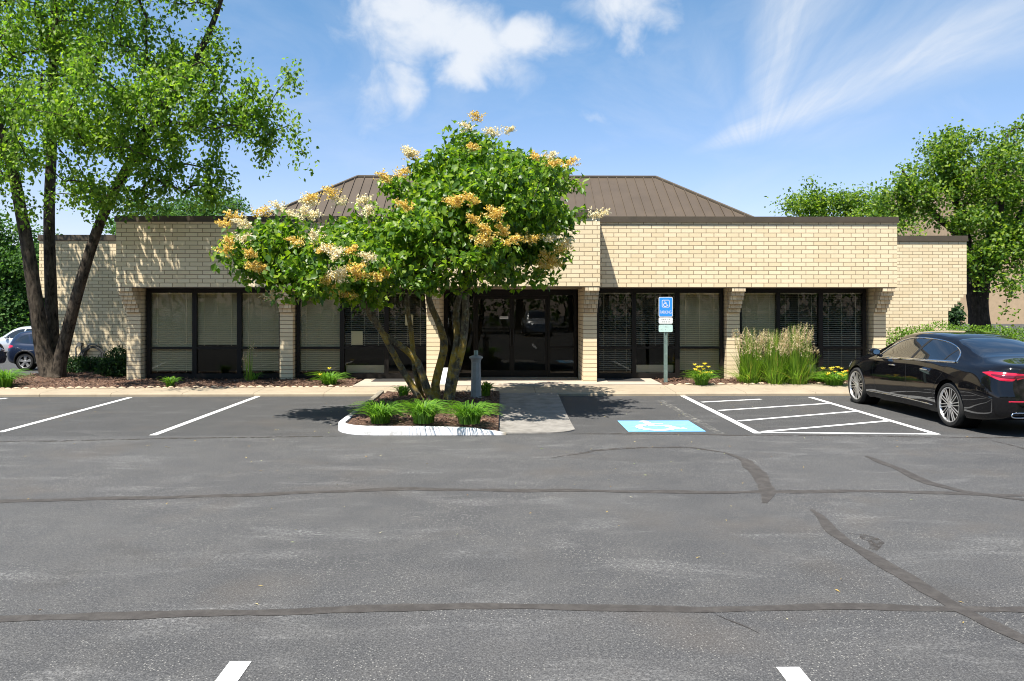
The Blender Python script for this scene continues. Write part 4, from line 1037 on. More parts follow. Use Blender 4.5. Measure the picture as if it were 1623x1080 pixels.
chips('leaf_litter',[((-12,14,5.0,17.5,lambda x,y:.008),.6),((-4,4,9.5,17.5,lambda x,y:.01 if not -2.6<x<1.2 or y<12.3 else .2),.2),((-11,9,17.8,18.6,lambda x,y:.105),.2)],420,M['litter'],(.02,.05),0,72,'scattered fallen petals and leaf bits on the asphalt')
# ================================================================== VEHICLES
def pchip(xs,ys):
    x=np.array(xs,float); y=np.array(ys,float); o=np.argsort(x); x=x[o]; y=y[o]
    h=np.diff(x); dl=np.diff(y)/h; d=np.zeros_like(y)
    for i in range(1,len(x)-1):
        if dl[i-1]*dl[i]>0:
            w1=2*h[i]+h[i-1]; w2=h[i]+2*h[i-1]; d[i]=(w1+w2)/(w1/dl[i-1]+w2/dl[i])
    d[0]=dl[0]; d[-1]=dl[-1]
    def f(t):
        t=np.clip(np.asarray(t,float),x[0],x[-1]); i=np.clip(np.searchsorted(x,t)-1,0,len(h)-1); u=(t-x[i])/h[i]
        return y[i]*(1+2*u)*(1-u)**2+d[i]*h[i]*u*(1-u)**2+y[i+1]*u*u*(3-2*u)+d[i+1]*h[i]*u*u*(u-1)
    return f
def keys(s): a=np.array(s,float).reshape(-1,2); return a[:,0],a[:,1]
class Car:
    def __init__(s,K,nst=150,ns=48):
        s.K=K; x0,x1=K['x0'],K['x1']; u=np.linspace(0,1,nst); u=.5-.5*np.cos(PI*u)*(.55)-(.5-.275)*(1-2*u)  # denser at the ends
        u=(u-u[0])/(u[-1]-u[0]); xs=x0+(x1-x0)*u; s.xs=xs
        fine=np.linspace(x0,x1,500); Pm={}
        for k in ('zT','zB','wB','wM','wR','zR','zb','wS'):
            y=pchip(*keys(K[k]))(fine); g=np.exp(-.5*(np.arange(-20,21)/ (K.get('smooth',4)))**2); g/=g.sum()
            yp=np.concatenate([2*y[0]-y[20:0:-1],y,2*y[-1]-y[-2:-22:-1]]); y=np.convolve(yp,g,'valid'); Pm[k]=np.interp(xs,fine,y)
        Y=[];Z=[]
        for i in range(nst):
            zT,zB,wB,wM,wR,zR,zb,wS=[Pm[k][i] for k in ('zT','zB','wB','wM','wR','zR','zb','wS')]
            wG=wB-.035; hh=zB-zb
            c=[(0,zb),(wS*.8,zb),(wS-.03,zb+.012),(wS,zb+.05),(wS+(wM-wS)*.45,zb+.20*hh),(wM-.004,zb+.42*hh),(wM,zb+.60*hh),(wM*.35+wB*.65+.006,zb+.86*hh),(wB+.002,zB-.035),(wB-.012,zB-.006),(wG,zB+.012),
               (wG*.52+wR*.48+.014,zB*.5+zR*.5),(wR,zR),(wR-.05,zR+(zT-zR)*.42),(wR*.72,zR+(zT-zR)*.76),(wR*.38,zR+(zT-zR)*.945),(0,zT)]
            c=np.array(c); t=np.concatenate([[0],np.cumsum(np.maximum(1e-4,np.linalg.norm(np.diff(c,axis=0),axis=1)))]); 
            tt=np.linspace(0,t[-1],ns); Y.append(pchip(t,c[:,0])(tt)); Z.append(pchip(t,c[:,1])(tt))
        s.Y=np.array(Y); s.Z=np.array(Z); s.X=np.repeat(xs[:,None],ns,1)
        # rake the tail and the nose in side view
        for sg,xe,tab,ln in ((1,x0,K['tail'],K.get('tlen',.4)),(-1,x1,K['nose'],.5)):
            f=pchip(*keys(tab)); w=np.clip(1-(np.abs(s.X-xe))/ln,0,1); w=w*w*(3-2*w); s.X=s.X+sg*f(s.Z)*w
    def body(s):
        ns=s.Y.shape[1]; m=MB(); rows=[]
        for i in range(len(s.xs)):
            L=[(s.X[i,k],s.Y[i,k],s.Z[i,k]) for k in range(ns)]; R=[(s.X[i,k],-s.Y[i,k],s.Z[i,k]) for k in range(ns-2,0,-1)]
            rows.append(L+R)
        m.grid(rows,closed=True); n=len(rows[0])
        m.add(rows[0],[tuple(range(n))]); m.add(rows[-1],[tuple(range(n-1,-1,-1))]); return m
    def yz(s,x,z):
        """half-width of the body at (x,z): side surface"""
        out=[]
        i=np.clip(np.searchsorted(s.xs,x)-1,0,len(s.xs)-2); t=(x-s.xs[i])/(s.xs[i+1]-s.xs[i])
        v=[]
        for j in (i,i+1):
            k=int(np.argmax(s.Y[j]>.8*s.Y[j].max())); zz=np.maximum.accumulate(s.Z[j][k:]); v.append(np.interp(z,zz,s.Y[j][k:]))
        return v[0]*(1-t)+v[1]*t
    def top(s,x,y):
        i=np.clip(np.searchsorted(s.xs,x)-1,0,len(s.xs)-2); t=(x-s.xs[i])/(s.xs[i+1]-s.xs[i]); v=[]
        for j in (i,i+1):
            k=int(s.Y.shape[1]*.55); yy=s.Y[j][k:][::-1]; v.append(np.interp(abs(y),yy,s.Z[j][k:][::-1]))
        return v[0]*(1-t)+v[1]*t
    def rear(s,z,xstart,n=60):
        """outline at height z from the side (x=xstart) round the corner to the middle of the tail"""
        pts=[]
        for i in range(len(s.xs)-1,-1,-1):
            k=int(np.argmax(s.Y[i]>.8*s.Y[i].max())); zz=np.maximum.accumulate(s.Z[i][k:]); X=np.interp(z,zz,s.X[i][k:]); Yv=np.interp(z,zz,s.Y[i][k:])
            if s.xs[i]<=xstart: pts.append((X,Yv))
        return np.array(pts+[(pts[-1][0]-.0005,0.0)]) if pts[-1][0]<pts[0][0] else np.array(pts)
    def rear_path(s,z,xstart):
        p=s.rear(z,xstart); d=np.concatenate([[0],np.cumsum(np.linalg.norm(np.diff(p,axis=0),axis=1))]); return p,d
    def wrap(s,f,xstart,s0,s1,ztop,zbot,off=.006,ns=40,nz=6):
        rows=[]; zt=pchip(*keys(ztop)); zb_=pchip(*keys(zbot)); back=[]
        for i in range(ns+1):
            sv=s0+(s1-s0)*i/ns; a,b=float(zb_(sv)),float(zt(sv)); r=[]
            for j in range(nz+1):
                z=a+(b-a)*j/nz; p,d=s.rear_path(z,xstart); X=np.interp(sv,d,p[:,0]); Yv=np.interp(sv,d,p[:,1])
                X2=np.interp(sv+.01,d,p[:,0]); Y2=np.interp(sv+.01,d,p[:,1]); t=np.array([X2-X,Y2-Yv]); t/=np.linalg.norm(t)+1e-9; nn=np.array([t[1],-t[0]])
                if nn@np.array([-1,.6])<0: nn=-nn
                e=off if 0<j<nz and 0<i<ns else off*.2
                r.append((X+nn[0]*e,f*(Yv+nn[1]*e),z))
            rows.append(r)
        return rows
def cut_wheels(o,wx,r,yin,yout):
    cut=[]
    for x,z in wx:
        for sg in (1,-1):
            m=MB(); m.lathe([(r,yin),(r,yout)] if sg>0 else [(r,-yout),(r,-yin)],(x,0,z),48,'y')
            me=bpy.data.meshes.new('cutter'); me.from_pydata(m.v,[],m.f); bm=bmesh.new(); bm.from_mesh(me); bmesh.ops.recalc_face_normals(bm,faces=bm.faces); bm.to_mesh(me); bm.free()
            c=bpy.data.objects.new('cutter',me); COL.objects.link(c); c.parent=o.parent; cut.append(c)
            md=o.modifiers.new('b','BOOLEAN'); md.object=c; md.operation='DIFFERENCE'; md.solver='EXACT'
    bpy.context.view_layer.update(); dg=bpy.context.evaluated_depsgraph_get()
    me=bpy.data.meshes.new_from_object(o.evaluated_get(dg)); o.modifiers.clear(); o.data=me
    me.shade_smooth(); me.set_sharp_from_angle(angle=math.radians(38))
    for c in cut: bpy.data.objects.remove(c)
def wheel(root,x,y,r,sg,spokes,rimr=.78,label=None,wid=.25):
    """wheel centred at (x,y,r); outer face towards sg*y"""
    w=MB(); h=wid/2; w.lathe([(r*rimr,-h),(r*.93,-h),(r*.985,-h*.8),(r,-h*.5),(r,h*.5),(r*.985,h*.8),(r*.93,h),(r*rimr+.012,h),(r*rimr,h-.015)],(x,y,r),48,'y',cap=False)
    wo=obj('wheel',w,M['tyre'],root,40)
    R=r*rimr; yo=y+sg*(h-.012)
    m=MB(); m.lathe([(R-.004,yo-y+.006*sg),(R-.016,yo-y+.004*sg),(R-.026,yo-y-.02*sg)],(x,y,r),48,'y',cap=False)
    if spokes=='multi':
        for k in range(20):
            a=2*PI*k/20+ (.06 if k%2 else -.06); a0=2*PI*(k//2)/10+PI/20
            ca,sa=math.cos(a),math.sin(a); c0,s0=math.cos(a0),math.sin(a0)
            p0=np.array([x+c0*.055+ (0), yo-sg*.004, r+s0*.055]); p1=np.array([x+ca*(R-.01),yo-sg*.0,r+sa*(R-.01)])
            t=(p1-p0)/np.linalg.norm(p1-p0); n=np.array([-t[2],0,t[0]]); e=np.array([0,sg*.005,0])
            q0,q1=n*.0055,n*.0075
            m.add([p0-q0,p0+q0,p1+q1,p1-q1,p0-q0-2*e,p0+q0-2*e,p1+q1-2*e,p1-q1-2*e],[(0,1,2,3),(7,6,5,4),(0,4,5,1),(1,5,6,2),(2,6,7,3),(3,7,4,0)])
    else:
        for k in range(5):
            a=2*PI*k/5+.3; t=np.array([math.cos(a),0,math.sin(a)]); n=np.array([-t[2],0,t[0]]); c=np.array([x,yo-sg*.02,r]); e=np.array([0,sg*.02,0])
            p0=c+t*.03; p1=c+t*(R-.01); q0,q1=n*.035,n*.060
            m.add([p0-q0,p0+q0,p1+q1,p1-q1,p0-q0-2*e,p0+q0-2*e,p1+q1-2*e,p1-q1-2*e],[(0,1,2,3),(7,6,5,4),(0,4,5,1),(1,5,6,2),(2,6,7,3),(3,7,4,0)])
    m.lathe([(.001,yo-y+.004*sg),(.03,yo-y+.004*sg),(.055,yo-y-.002*sg),(.06,yo-y-.03*sg)],(x,y,r),24,'y',cap=False)
    obj('rim',m,M['rim'],wo,40)
    d=MB(); d.lathe([(.001,yo-y-.055*sg),(R-.006,yo-y-.055*sg),(R-.004,yo-y-.01*sg)],(x,y,r),40,'y',cap=False); obj('rim_barrel',d,M['rim_dark'],wo,40)
    return wo
def glass_side(C,root,sg,lo,hi,xa,xb,name='side_window',off=.004,mt='car_glass',nx=50,nz=8):
    fl=pchip(*keys(lo)); fh=pchip(*keys(hi)); rows=[]
    for i in range(nx+1):
        x=xa+(xb-xa)*i/nx; a,b=float(fl(x)),float(fh(x)); rows.append([(x,sg*(C.yz(x,a+(b-a)*j/nz)+off),a+(b-a)*j/nz) for j in range(nz+1)])
    m=MB(); m.grid(rows); inner=[[(p[0],p[1]-sg*.012,p[2]) for p in r] for r in rows]; m.grid(inner)
    return obj(name,m,M[mt],root,60),fl,fh
def on_side(C,sg,pts,off): return [(x,sg*(C.yz(x,z)+off),z) for x,z in pts]
def top_patch(C,xa,xb,wa,off=.005,nx=24,ny=24,rnd=.0):
    rows=[]
    fw=pchip(*keys(wa))
    for i in range(nx+1):
        x=xa+(xb-xa)*i/nx; w=float(fw(x)); r=[]
        for j in range(ny+1):
            y=-w+2*w*j/ny; e=off if 0<j<ny and 0<i<nx else -.002
            r.append((x,y,C.top(x,y)+e))
        rows.append(r)
    m=MB(); m.grid(rows); return m
SEDAN=dict(x0=-1.17,x1=4.12,
 zT=[-1.17,1.045, -1.05,1.075, -.8,1.10, -.5,1.135, -.30,1.175, 0,1.285, .4,1.405, .75,1.468, 1.1,1.497, 1.5,1.503, 1.9,1.475, 2.2,1.405, 2.6,1.235, 2.95,1.085, 3.1,1.045, 3.4,1.00, 3.75,.925, 4.0,.82, 4.12,.72],
 zB=[-1.17,.93, -.8,.985, -.3,1.0, .3,1.0, 1,.985, 2,.955, 2.6,.935, 3.1,.905, 3.6,.845, 4.0,.73, 4.12,.66],
 wB=[-1.17,.60, -1.12,.70, -1.02,.785, -.8,.845, -.4,.885, 0,.905, 1,.922, 2,.915, 2.8,.90, 3.4,.865, 3.8,.78, 4.0,.64, 4.12,.45],
 wM=[-1.17,.64, -1.13,.755, -1.05,.845, -.9,.905, -.6,.952, 0,.975, .6,.970, 1.3,.958, 2,.955, 2.7,.960, 3.2,.965, 3.6,.925, 3.9,.80, 4.05,.62, 4.12,.46],
 wS=[-1.17,.60, -1.05,.80, -.9,.865, -.5,.915, 0,.92, 1,.905, 2.5,.905, 3.2,.925, 3.7,.86, 4.0,.62, 4.12,.42],
 wR=[-1.17,.50, -1.0,.66, -.7,.70, -.45,.685, -.1,.655, .3,.615, .7,.60, 1.2,.605, 2,.615, 2.5,.665, 2.9,.73, 3.4,.70, 3.9,.55, 4.12,.32],
 zR=[-1.17,1.02, -1.0,1.045, -.7,1.065, -.45,1.095, -.2,1.15, 0,1.205, .4,1.31, .8,1.375, 1.2,1.40, 1.5,1.402, 1.9,1.365, 2.25,1.265, 2.6,1.12, 2.9,1.01, 3.2,.965, 3.6,.90, 4.0,.79, 4.12,.70],
 zb=[-1.17,.33, -1.0,.245, -.6,.20, 0,.17, 3,.17, 3.7,.19, 4.12,.24],
 tail=[0,.03, .30,.03, .36,.0, .62,.0, .66,.03, .95,.075, 1.06,.05, 1.2,.05], nose=[0,.05,.5,.0,.9,.12,1.2,.2],tlen=.5)
# ---- the black sedan in the stall on the right
Rp=G(1507,678); Fp=G(1353.7,638.8); hd=(Fp-Rp)[:2]; hd/=np.linalg.norm(hd); lf=np.array([-hd[1],hd[0]])
WBASE=3.216; mid=(Rp+Fp)[:2]/2; org=mid-hd*WBASE/2-lf*.955
car=thing('parked_sedan','glossy black four-door sedan with silver multi-spoke wheels parked by the hatched aisle','car',(org[0],org[1],0),math.atan2(hd[1],hd[0]),None,True)
C=Car(SEDAN)
bd=obj('body',C.body(),M['car_black'],car,38)
RW=.358
cut_wheels(bd,((0,RW+.01),(WBASE,RW+.01)),.398,.60,1.25)
for sg in (1,-1):
    for x in (0,WBASE): wheel(car,x,sg*.828,RW,sg,'multi',.80,wid=.255)
# wheel arch liners, underbody
for x in (0,WBASE):
    for sg in (1,-1): obj('wheel_arch_liner',MB().lathe([(.396,sg*.90),(.396,sg*.61),(.001,sg*.605)],(x,0,RW+.01),32,'y',cap=False),M['well'],car,40)
lo=[-.02,1.045, .3,1.035, 1.2,1.012, 2.0,.985, 2.50,.968]
hi=[-.02,1.062, .02,1.13, .12,1.205, .25,1.262, .45,1.318, .7,1.358, 1.0,1.378, 1.3,1.384, 1.6,1.372, 1.85,1.335, 2.05,1.275, 2.25,1.18, 2.42,1.055, 2.50,.972]
for sg in (1,-1):
    gobj,fl,fh=glass_side(C,car,sg,lo,hi,-.02,2.50)
    xs_=np.linspace(-.02,2.50,50)
    ring=[(x,float(fl(x))) for x in xs_]+[(x,float(fh(x))) for x in xs_[::-1]]
    ring=on_side(C,sg,ring,.007); ring.append(ring[0])
    obj('window_trim',MB().tube(ring,[.013 + (.008 if i<50 else 0) for i in range(len(ring))],6,cap=False),M['chrome'],car,60)
    # pillars and quarter divider
    def pil(xb_,xt,w,off=.0075):
        rows=[]
        for j in range(9):
            t=j/8; xx=xb_+(xt-xb_)*t; z=float(fl(xx))*(1-t)+float(fh(xx))*t
            rows.append([(xx-w,sg*(C.yz(xx-w,z)+off),z),(xx+w,sg*(C.yz(xx+w,z)+off),z)])
        return MB().grid(rows)
    mm=pil(1.30,1.03,.038); p2=pil(.33,.20,.016); mm.add(p2.v,p2.f); obj('pillar_trim',mm,M['trim'],car,60)
    # door handles, shut lines, sill brightwork
    for hx in (.62,1.70): 
        obj('door_handle',MB().tube(on_side(C,sg,[(hx,.872),(hx+.04,.873),(hx+.20,.871),(hx+.24,.869)],.010),[.006,.013,.013,.006],8),M['chrome'],car,60)
    gaps=MB()
    for ln in ([(1.36,.965),(1.33,.8),(1.30,.6),(1.30,.32)],[(2.56,.93),(2.52,.7),(2.44,.45),(2.42,.30)],[(.13,1.0),(.20,.85),(.34,.70),(.42,.55),(.47,.32)]):
        xs2,zs2=zip(*ln); f=pchip(zs2,xs2); zz=np.linspace(zs2[0],zs2[-1],16)
        gaps.tube(on_side(C,sg,[(float(f(z)),z) for z in zz],-.001),.0035,5)
    obj('shut_line',gaps,M['trim'],car)
    sill=[(x,.315-.02*((x-1.6)/1.2)**2) for x in np.linspace(.48,2.74,24)]
    obj('sill_trim',MB().tube(on_side(C,sg,sill,.006),[.004]+[.011]*22+[.004],6),M['chrome'],car,60)
    # mirror
    my=sg*(C.yz(2.36,1.0))
    mm=MB(); 
    prof=[(-.115,.45),(-.105,.80),(-.06,1.0),(.02,.95),(.08,.72),(.11,.35)]; rows=[]
    for dx,k in prof: rows.append([(2.40+dx+.02*math.cos(a)*0, my+sg*(.155+.105*k*math.cos(a)), 1.075+.066*k*math.sin(a)+(.01 if math.sin(a)>0 else 0)) for a in np.linspace(0,2*PI,17)[:-1]])
    mm.grid(rows,closed=True); mm.add(rows[-1],[tuple(range(16))]); mm.add(rows[0],[tuple(range(15,-1,-1))])
    mm.tube([(2.40,my-sg*.02,.99),(2.41,my+sg*.10,1.03)],[.03,.022],8)
    mi=obj('wing_mirror',mm,M['car_black'],car,45)
    obj('mirror_glass',MB().add([(p[0]-.004,my+sg*.155+(p[1]-my-sg*.155)*1.35,1.075+(p[2]-1.075)*1.35) for p in rows[0]],[tuple(range(16))]),M['mirror'],mi)
    # lamps
    xs0=-.62
    m=MB(); m.grid(C.wrap(sg,xs0,.10,.90,[.10,.945, .25,.962, .5,.955, .90,.935],[.10,.940, .28,.885, .45,.835, .55,.832, .90,.905])); obj('tail_lamp',m,M['tail'],car,50)
    m=MB(); m.grid(C.wrap(sg,xs0,.26,.84,[.26,.930, .5,.925, .84,.917],[.26,.912, .45,.868, .55,.862, .84,.906],.009)); obj('tail_lamp_lens',m,M['tail_dark'],car,50)
    m=MB(); m.grid(C.wrap(sg,xs0,.20,1.25,[.20,.975,.6,.967,1.25,.95],[.20,.968,.6,.958,1.25,.938],.010,30,2)); obj('boot_trim',m,M['chrome'],car,50)
    m=MB(); m.grid(C.wrap(sg,xs0,.58,1.05,[.58,.545,1.05,.545],[.58,.522,1.05,.522],.008,20,2)); obj('bumper_reflector',m,M['tail'],car,50)
    ex=MB(); cpx=C.rear_path(.33,xs0)[0][-3]
    loop=[]
    for a in np.linspace(0,2*PI,25): loop.append((-1.165, sg*(.56+.13*np.sign(math.cos(a))*abs(math.cos(a))**.6), .335+.036*np.sign(math.sin(a))*abs(math.sin(a))**.7))
    ex.tube(loop,.010,6,cap=False); obj('exhaust_trim',ex,M['chrome'],car,60)
    obj('headlamp',MB().add(*(lambda r:(sum(r,[]),[(i*4+j,i*4+j+1,(i+1)*4+j+1,(i+1)*4+j) for i in range(10) for j in range(3)]))([on_side(C,sg,[(3.62+.036*i,.70+.035*j+.005*i) for j in range(4)],.006) for i in range(11)])),M['headlamp'],car,50)
    obj('side_marker',MB().tube(on_side(C,sg,[(3.66,.615),(3.78,.612)],.006),.014,6),M['amber'],car,50)
obj('rear_window',top_patch(C,-.42,.46,[-.42,.60,-.36,.645,-.2,.635,.2,.585,.40,.55,.46,.50]),M['car_glass'],car,60)
obj('sunroof',top_patch(C,.62,1.95,[.62,.50,.75,.53,1.7,.54,1.95,.52]),M['car_glass'],car,60)
obj('windscreen',top_patch(C,2.02,2.95,[2.02,.55,2.4,.60,2.95,.68]),M['car_glass'],car,60)
del car['_local']
# ---- compact SUVs in the back lot
SUV=dict(x0=-.83,x1=3.45,
 zT=[-.83,1.05,-.74,1.22,-.55,1.48,-.35,1.585,0,1.635,.6,1.665,1.2,1.66,1.6,1.61,1.9,1.49,2.3,1.22,2.55,1.08,2.8,1.04,3.2,.97,3.45,.80],
 zB=[-.83,1.0,-.5,1.06,0,1.04,1,1.0,2,.98,2.6,.96,3.1,.90,3.45,.74],
 wB=[-.83,.66,-.7,.78,-.4,.845,0,.865,1,.87,2.2,.86,2.8,.82,3.2,.72,3.45,.5],
 wM=[-.83,.70,-.74,.82,-.5,.895,0,.915,1.3,.90,2.6,.915,3.0,.87,3.3,.72,3.45,.52],
 wS=[-.83,.66,-.7,.80,-.4,.86,0,.87,1.3,.85,2.6,.87,3.1,.78,3.45,.46],
 wR=[-.83,.60,-.6,.63,-.3,.63,.3,.63,1.2,.63,1.8,.65,2.3,.72,2.7,.70,3.2,.58,3.45,.4],
 zR=[-.83,1.03,-.70,1.20,-.5,1.40,-.3,1.49,.2,1.545,.9,1.565,1.4,1.54,1.8,1.44,2.2,1.18,2.5,1.02,3.0,.96,3.45,.77],
 zb=[-.83,.42,-.6,.28,0,.22,2.6,.22,3.2,.25,3.45,.32],
 tail=[0,.08,.4,.0,.75,.0,1.0,.04,1.2,.04],nose=[0,.05,.5,.0,.9,.12,1.3,.2],tlen=.3)
def suv(name,label,paint,org,head,z):
    t=thing(name,label,'car',(org[0],org[1],z),math.atan2(head[1],head[0]),None,True); C=Car(SUV,90,40)
    b=obj('body',C.body(),M[paint],t,38); r=.345; wb=2.62
    cut_wheels(b,((0,r+.02),(wb,r+.02)),.40,.55,1.2)
    for sg in (1,-1):
        for x in (0,wb): wheel(t,x,sg*.79,r,sg,'five',.74,wid=.22)
        gl,fl,fh=glass_side(C,t,sg,[-.42,1.20,-.1,1.11,1,1.05,2.22,1.01],[-.42,1.225,-.25,1.38,.1,1.475,.9,1.515,1.4,1.49,1.75,1.38,2.05,1.19,2.22,1.02],-.42,2.22)
        mm=MB()
        for xb_,xt in ((.22,.06),(1.25,1.15)):
            rows=[]
            for j in range(7):
                q_=j/6; x=xb_+(xt-xb_)*q_; zz=float(fl(x))*(1-q_)+float(fh(x))*q_; rows.append([(x-.04,sg*(C.yz(x-.04,zz)+.007),zz),(x+.04,sg*(C.yz(x+.04,zz)+.007),zz)])
            mm.grid(rows)
        obj('pillar_trim',mm,M[paint],t,60)
        ar=MB()
        for x in (0,wb):
            ar.tube([(x+.425*math.cos(a),sg*(C.yz(min(3.4,max(-.8,x+.425*math.cos(a))),r+.02+.425*math.sin(a))+.004),r+.02+.425*math.sin(a)) for a in np.linspace(-.25,PI+.25,25)],.038,6)
        ar.tube(on_side(C,sg,[(.45,.30),(1.3,.30),(2.2,.30)],.004),.05,6); obj('wheel_arch_trim',ar,M['trim'],t,60)
        m=MB(); m.grid(C.wrap(sg,-.45,.03,.50,[.03,1.00,.2,1.04,.50,1.03],[.03,.96,.2,.90,.50,.90])); obj('tail_lamp',m,M['tail'],t,50)
        obj('headlamp',MB().add(*(lambda r:(sum(r,[]),[(i*4+j,i*4+j+1,(i+1)*4+j+1,(i+1)*4+j) for i in range(10) for j in range(3)]))([on_side(C,sg,[(2.98+.036*i,.80+.035*j-.004*i) for j in range(4)],.006) for i in range(11)])),M['headlamp'],t,50)
        obj('door_handle',MB().tube(on_side(C,sg,[(.52,.93),(.70,.93)],.012),.016,6).tube(on_side(C,sg,[(1.5,.91),(1.68,.91)],.012),.016,6),M[paint],t,60)
        my=sg*C.yz(2.05,1.0); obj('wing_mirror',MB().lathe([(.02,-.07),(.07,-.05),(.09,0),(.075,.05),(.03,.08)],(2.05,my+sg*.12,1.08),12,'x'),M[paint],t,50)
    for x in (0,wb):
        for sg in (1,-1): obj('wheel_arch_liner',MB().lathe([(.399,sg*.86),(.399,sg*.56),(.001,sg*.555)],(x,0,r+.02),32,'y',cap=False),M['well'],t,40)
    obj('rear_window',top_patch(C,-.70,-.40,[-.70,.56,-.40,.54]),M['car_glass'],t,60)
    obj('windscreen',top_patch(C,1.62,2.42,[1.62,.55,2.42,.66]),M['car_glass'],t,60)
    del t['_local']; return t
def wheel_spot(px,py,z): return G(px,py,z)
zl_=-.70; a=G(38,587,zl_); suv('parked_suv','dark navy compact SUV with red tail lamp, rear end showing beside the birch trunk','car_navy',(a[0],a[1]+.90),(1,.03),zl_)
zw_=-.78; a=P(-4,557,43.5); silver=suv('parked_suv','silver white SUV parked behind the navy SUV at the left edge','car_silver',(XX(72,43.5),44.4),(-1,.02),zw_)
a=G(4,580,-.55); suv('parked_suv','dark brown vehicle, only its front bumper showing at the left edge','car_brown',(XX(-26,31)-3.45,31.9),(1,.0),gz(-20,31))
# cars across the lot behind the photographer, seen only as reflections
dup(silver,(-3.6,-13.5,0),PI/2+.05,None,'silver white SUV parked across the lot behind the viewer, nose to the added hedge')
dup(silver,(2.2,-13.3,0),PI/2-.04,None,'second silver white SUV across the lot behind the viewer, facing the entrance')
# ================================================================== SMALL THINGS
def rrect(w,h,r,n=5):
    out=[]
    for cx_,cz_,a0 in ((w/2-r,h/2-r,0),(-w/2+r,h/2-r,90),(-w/2+r,-h/2+r,180),(w/2-r,-h/2+r,270)):
        for k in range(n+1):
            a=math.radians(a0+90*k/n); out.append((cx_+r*math.cos(a),cz_+r*math.sin(a)))
    return out
YS=19.45; sx=XX(1055,YS); sg_=thing('parking_sign','blue accessible parking sign over two small white plates on a green steel post','sign',(sx,YS,.10))
m=MB(); w=.030
m.box(sx-w,sx-w+.008,YS,YS+.03,.02,ZZ(474,YS)); m.box(sx+w-.008,sx+w,YS,YS+.03,.02,ZZ(474,YS)); m.box(sx-w+.0081,sx+w-.0081,YS+.024,YS+.030,.02,ZZ(474,YS)); m.box(sx-w-.014,sx-w-.0001,YS-.002,YS+.004,.02,ZZ(474,YS)); m.box(sx+w+.0001,sx+w+.014,YS-.002,YS+.004,.02,ZZ(474,YS))
obj('post',m,M['galv'],sg_)
def plate(pa,pb_,mt,name='sign_plate'):
    za,zb2=ZZ(pb_,YS),ZZ(pa,YS); h=zb2-za; cz=(za+zb2)/2; W=XX(1066.2,YS)-XX(1044,YS)
    o=obj(name,MB().prism([(sx+x,cz+z) for x,z in rrect(W,h,.032)],'y',YS-.010,YS-.0065),mt,sg_,0); return o,cz,h,W
pl,cz,h,W=plate(471,502.6,M['sign_white'])
obj('blue_field',MB().prism([(sx+x,cz+z) for x,z in rrect(W-.026,h-.026,.026)],'y',YS-.012,YS-.0101),M['sign_blue'],pl)
yy=YS-.0135
bx=W*.55; bz=cz+h*.165
m=MB()
o_=rrect(bx,bx*.98,.03); i_=rrect(bx-.026,bx*.98-.026,.02)
m.add([(sx+x,yy,bz+z) for x,z in o_]+[(sx+x,yy,bz+z) for x,z in i_],[(k,(k+1)%len(o_),len(o_)+(k+1)%len(o_),len(o_)+k) for k in range(len(o_))]); obj('symbol_border',m,M['sign_white'],pl,fix=False)
obj('wheelchair_symbol',isa(lambda p,k:(sx+(p[0]-.53)*bx*.82,yy-.0004*k,bz+(p[1]-.49)*bx*.82),.10),M['sign_white'],pl,fix=False)
def text(body,size,x,z,y,mt,parent,name,wid=None):
    cu=bpy.data.curves.new('t','FONT'); cu.body=body; cu.size=size; cu.align_x='CENTER'; cu.align_y='CENTER'; cu.extrude=.0006
    o=bpy.data.objects.new('t',cu); COL.objects.link(o); bpy.context.view_layer.update()
    me=bpy.data.meshes.new_from_object(o.evaluated_get(bpy.context.evaluated_depsgraph_get())); bpy.data.objects.remove(o)
    co=np.array([v.co[:] for v in me.vertices]); sc=1.0
    if wid: sc=wid/(co[:,0].max()-co[:,0].min())
    vs=[(x+p[0]*sc,y-p[2],z+p[1]) for p in co]; mb=MB(); mb.add(vs,[tuple(f.vertices) for f in me.polygons]); bpy.data.meshes.remove(me)
    return obj(name,mb,mt,parent,fix=False)
text('PARKING',.105,sx,cz-h*.27,yy,M['sign_white'],pl,'lettering',W*.82)
pl2,cz2,h2,_=plate(503.4,513.4,M['sign_white']); pl3,cz3,h3,_=plate(515,526.6,M['sign_pale'])
def faded(rows,cz,h,pl):
    mm=MB()
    for z,spans in rows:
        for a,b in spans: mm.box(sx+W*a,sx+W*b,YS-.0118,YS-.0101,cz+h*z-.008,cz+h*z+.008)
    obj('faded_print',mm,M['sign_ink'],pl)
faded([(.2,[(-.30,-.24),(-.20,-.1),(-.05,.0),(.08,.12),(.22,.30)]),(-.2,[(-.26,-.16),(-.12,-.06),(.0,.1),(.2,.28)])],cz2,h2,pl2)
faded([(.2,[(-.05,.0),(.05,.11)]),(-.18,[(-.3,-.26),(-.04,.0)])],cz3,h3,pl3)
# grey lamp-post stub on the island
b=G(754.5,633,.13); bp=thing('light_bollard','weathered grey tapered bollard post with flared cap on the kerbed island','bollard',(b[0],b[1],.10))
k=b[1]/F
m=MB(); m.lathe([(8.6*k,-.1),(8.6*k,.04),(8.2*k,10*k),(7.8*k,30*k),(7.3*k,54*k),(7.2*k,58*k)],(b[0],b[1],.13),8); obj('shaft',m,M['post_grey'],bp,30)
m=MB(); m.lathe([(7.3*k,58.2*k),(7.7*k,61*k),(8.6*k,63.5*k),(10.6*k,65*k),(10.9*k,66*k),(10.7*k,67.2*k),(8*k,68.6*k),(4.2*k,69.6*k)],(b[0],b[1],.13),24); obj('cap',m,M['post_grey'],bp,30)
m=MB(); m.lathe([(3.3*k,69.2*k),(3.3*k,76.5*k),(2.8*k,77.2*k)],(b[0],b[1],.13),16); obj('stub_pipe',m,M['galv'],bp,30)
